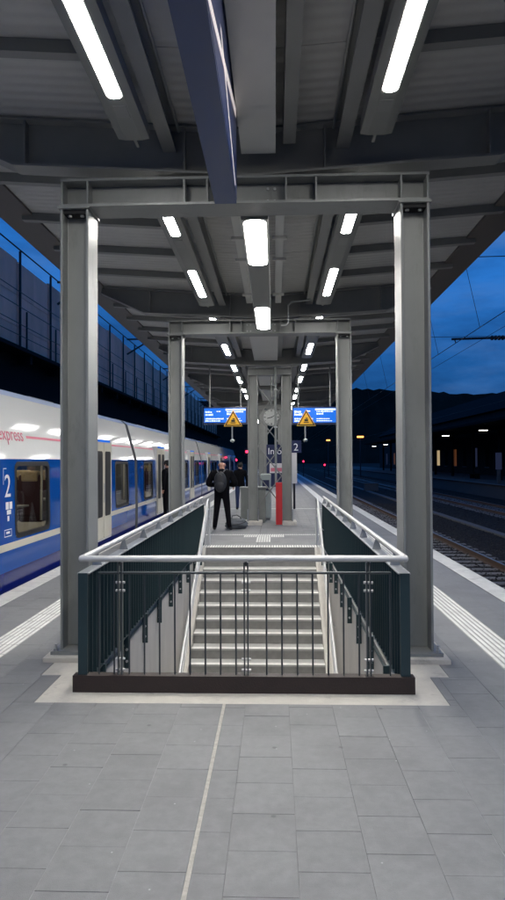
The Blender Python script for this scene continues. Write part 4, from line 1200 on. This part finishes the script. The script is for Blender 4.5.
op = tag(link('opposite_platform', None), 'dark opposite platform across the tracks', kind='structure')
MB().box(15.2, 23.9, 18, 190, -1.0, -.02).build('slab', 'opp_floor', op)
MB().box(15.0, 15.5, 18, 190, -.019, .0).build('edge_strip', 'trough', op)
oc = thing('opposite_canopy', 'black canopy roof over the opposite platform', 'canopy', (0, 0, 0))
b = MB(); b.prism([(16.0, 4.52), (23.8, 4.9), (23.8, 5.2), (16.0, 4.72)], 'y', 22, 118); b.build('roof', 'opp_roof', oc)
for i in range(13):
    y = 26+i*7.4
    b = MB(); b.box(18.9, 19.15, y-.13, y+.13, -.018, 4.65); b.build('column', 'opp_roof', oc)
for i in range(6):
    y = 53.6 + i*11.7
    t = thing('platform_lamp', f'{ORD[i]} small white lamp under the opposite canopy counted from the viewer', 'lamp', (17.0, y, 4.1), 'lamps under the opposite canopy')
    MB().box(-.35, .35, -.09, .09, .02, .12).build('housing', 'opp_roof', t)
    MB().box(-.33, .33, -.08, .08, -.02, .0195).build('diffuser', 'lamp_far', t)
    MB().box(-.02, .02, -.02, .02, .121, .42).build('hanger', 'opp_roof', t)
ob = thing('station_building', 'dark station building with a few lit windows behind the opposite platform', 'building', (24, 0, 0))
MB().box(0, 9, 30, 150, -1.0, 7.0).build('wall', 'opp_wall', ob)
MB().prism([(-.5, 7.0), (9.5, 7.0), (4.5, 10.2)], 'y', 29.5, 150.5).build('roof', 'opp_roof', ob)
for i in range(26):
    y = 34+i*4.4; m = random.Random(i*7+1).choice(['opp_roof', 'opp_roof', 'window_cold', 'opp_roof', 'window_orange'])
    if i == 14: m = 'window_lit'
    if i in (12,): m = 'window_orange'
    w = MB(); w.box(-.03, -.001, y, y+1.4, .9, 3.1); wo_ = w.build('window', m, ob)
    MB().box(-.06, -.031, y+.66, y+.74, .9, 3.1).build('mullion', 'opp_roof', wo_)
    MB().box(-.10, -.001, y-.08, y+1.48, .78, .895).build('sill', 'trough', wo_)
for i, (y, l) in enumerate(((46, 'nearest'), (60, 'farther'))):
    t = thing('platform_bench', f'{l} dark bench on the opposite platform', 'bench', (18.2, y, -.02), 'benches on the opposite platform')
    MB().box(-.25, .25, -.9, .9, .42, .47).build('seat', 'opp_roof', t); MB().box(.22, .27, -.9, .9, .55, .95).build('backrest', 'opp_roof', t)
    for yy in (-.75, .75):
        MB().box(-.2, .25, yy-.03, yy+.03, 0, .419).build('leg', 'opp_roof', t)
t = thing('information_post', 'slim pale information post on the opposite platform at the right edge', 'post', (15.9, 46.8, 0))
MB().box(-.12, .12, -.05, .05, 0, 1.0).build('post', 'trough', t); MB().box(-.2, .2, -.06, .06, 1.001, 2.2).build('panel', 'window_cold', t)

bx = thing('trackside_cabinet', 'pale grey concrete cabinet standing between the tracks', 'cabinet', (8.35, 57, -.97))
MB().box(-.58, .58, -.4, .4, .05, .62).build('body', 'trough', bx); MB().box(-.63, .63, -.45, .45, .6205, .70).build('lid', 'trough', bx); MB().box(-.5, .5, -.35, .35, 0, .049).build('base', 'trough', bx)

def signal(x, y, z, label, n=1):
    t = thing('railway_signal', label, 'signal', (x, y, -.97))
    h = z+.97
    b = MB(); b.tube([(0, 0, 0), (0, 0, h-.3)], .06, 8); b.build('post', 'dark_steel', t)
    MB().box(-.22, .22, -.10, .12, h-.35, h+.35).build('head', 'dark_steel', t)
    b = MB(); b.disc((0, -.13, h), .13, 'y', .05, 16); b.build('red_lamp', 'red_light', t)
signal(-2.78, 64.0, 2.62, 'red signal beyond the far end of the train')
signal(4.35, 100.0, 1.60, 'left of the two small red signals far down the tracks')
signal(7.6, 100.0, 1.05, 'right of the two small red signals far down the tracks')
t = thing('yard_lamp', 'orange sodium lamp mast far down the tracks', 'lamp', (13.6, 104, -.97))
b = MB(); b.tube([(0, 0, 0), (0, 0, 6.3)], .09, 8); b.build('post', 'dark_steel', t)
MB().box(-.5, .5, -.2, .2, 6.301, 6.55).build('lamp_head', 'sodium', t)
t = thing('yard_lamp', 'small orange lamp mast beside the second portal column', 'lamp', (9.0, 110, -.97))
b = MB(); b.tube([(0, 0, 0), (0, 0, 6.0)], .09, 8); b.build('post', 'dark_steel', t)
MB().box(-.3, .3, -.2, .2, 6.001, 6.2).build('lamp_head', 'sodium', t)
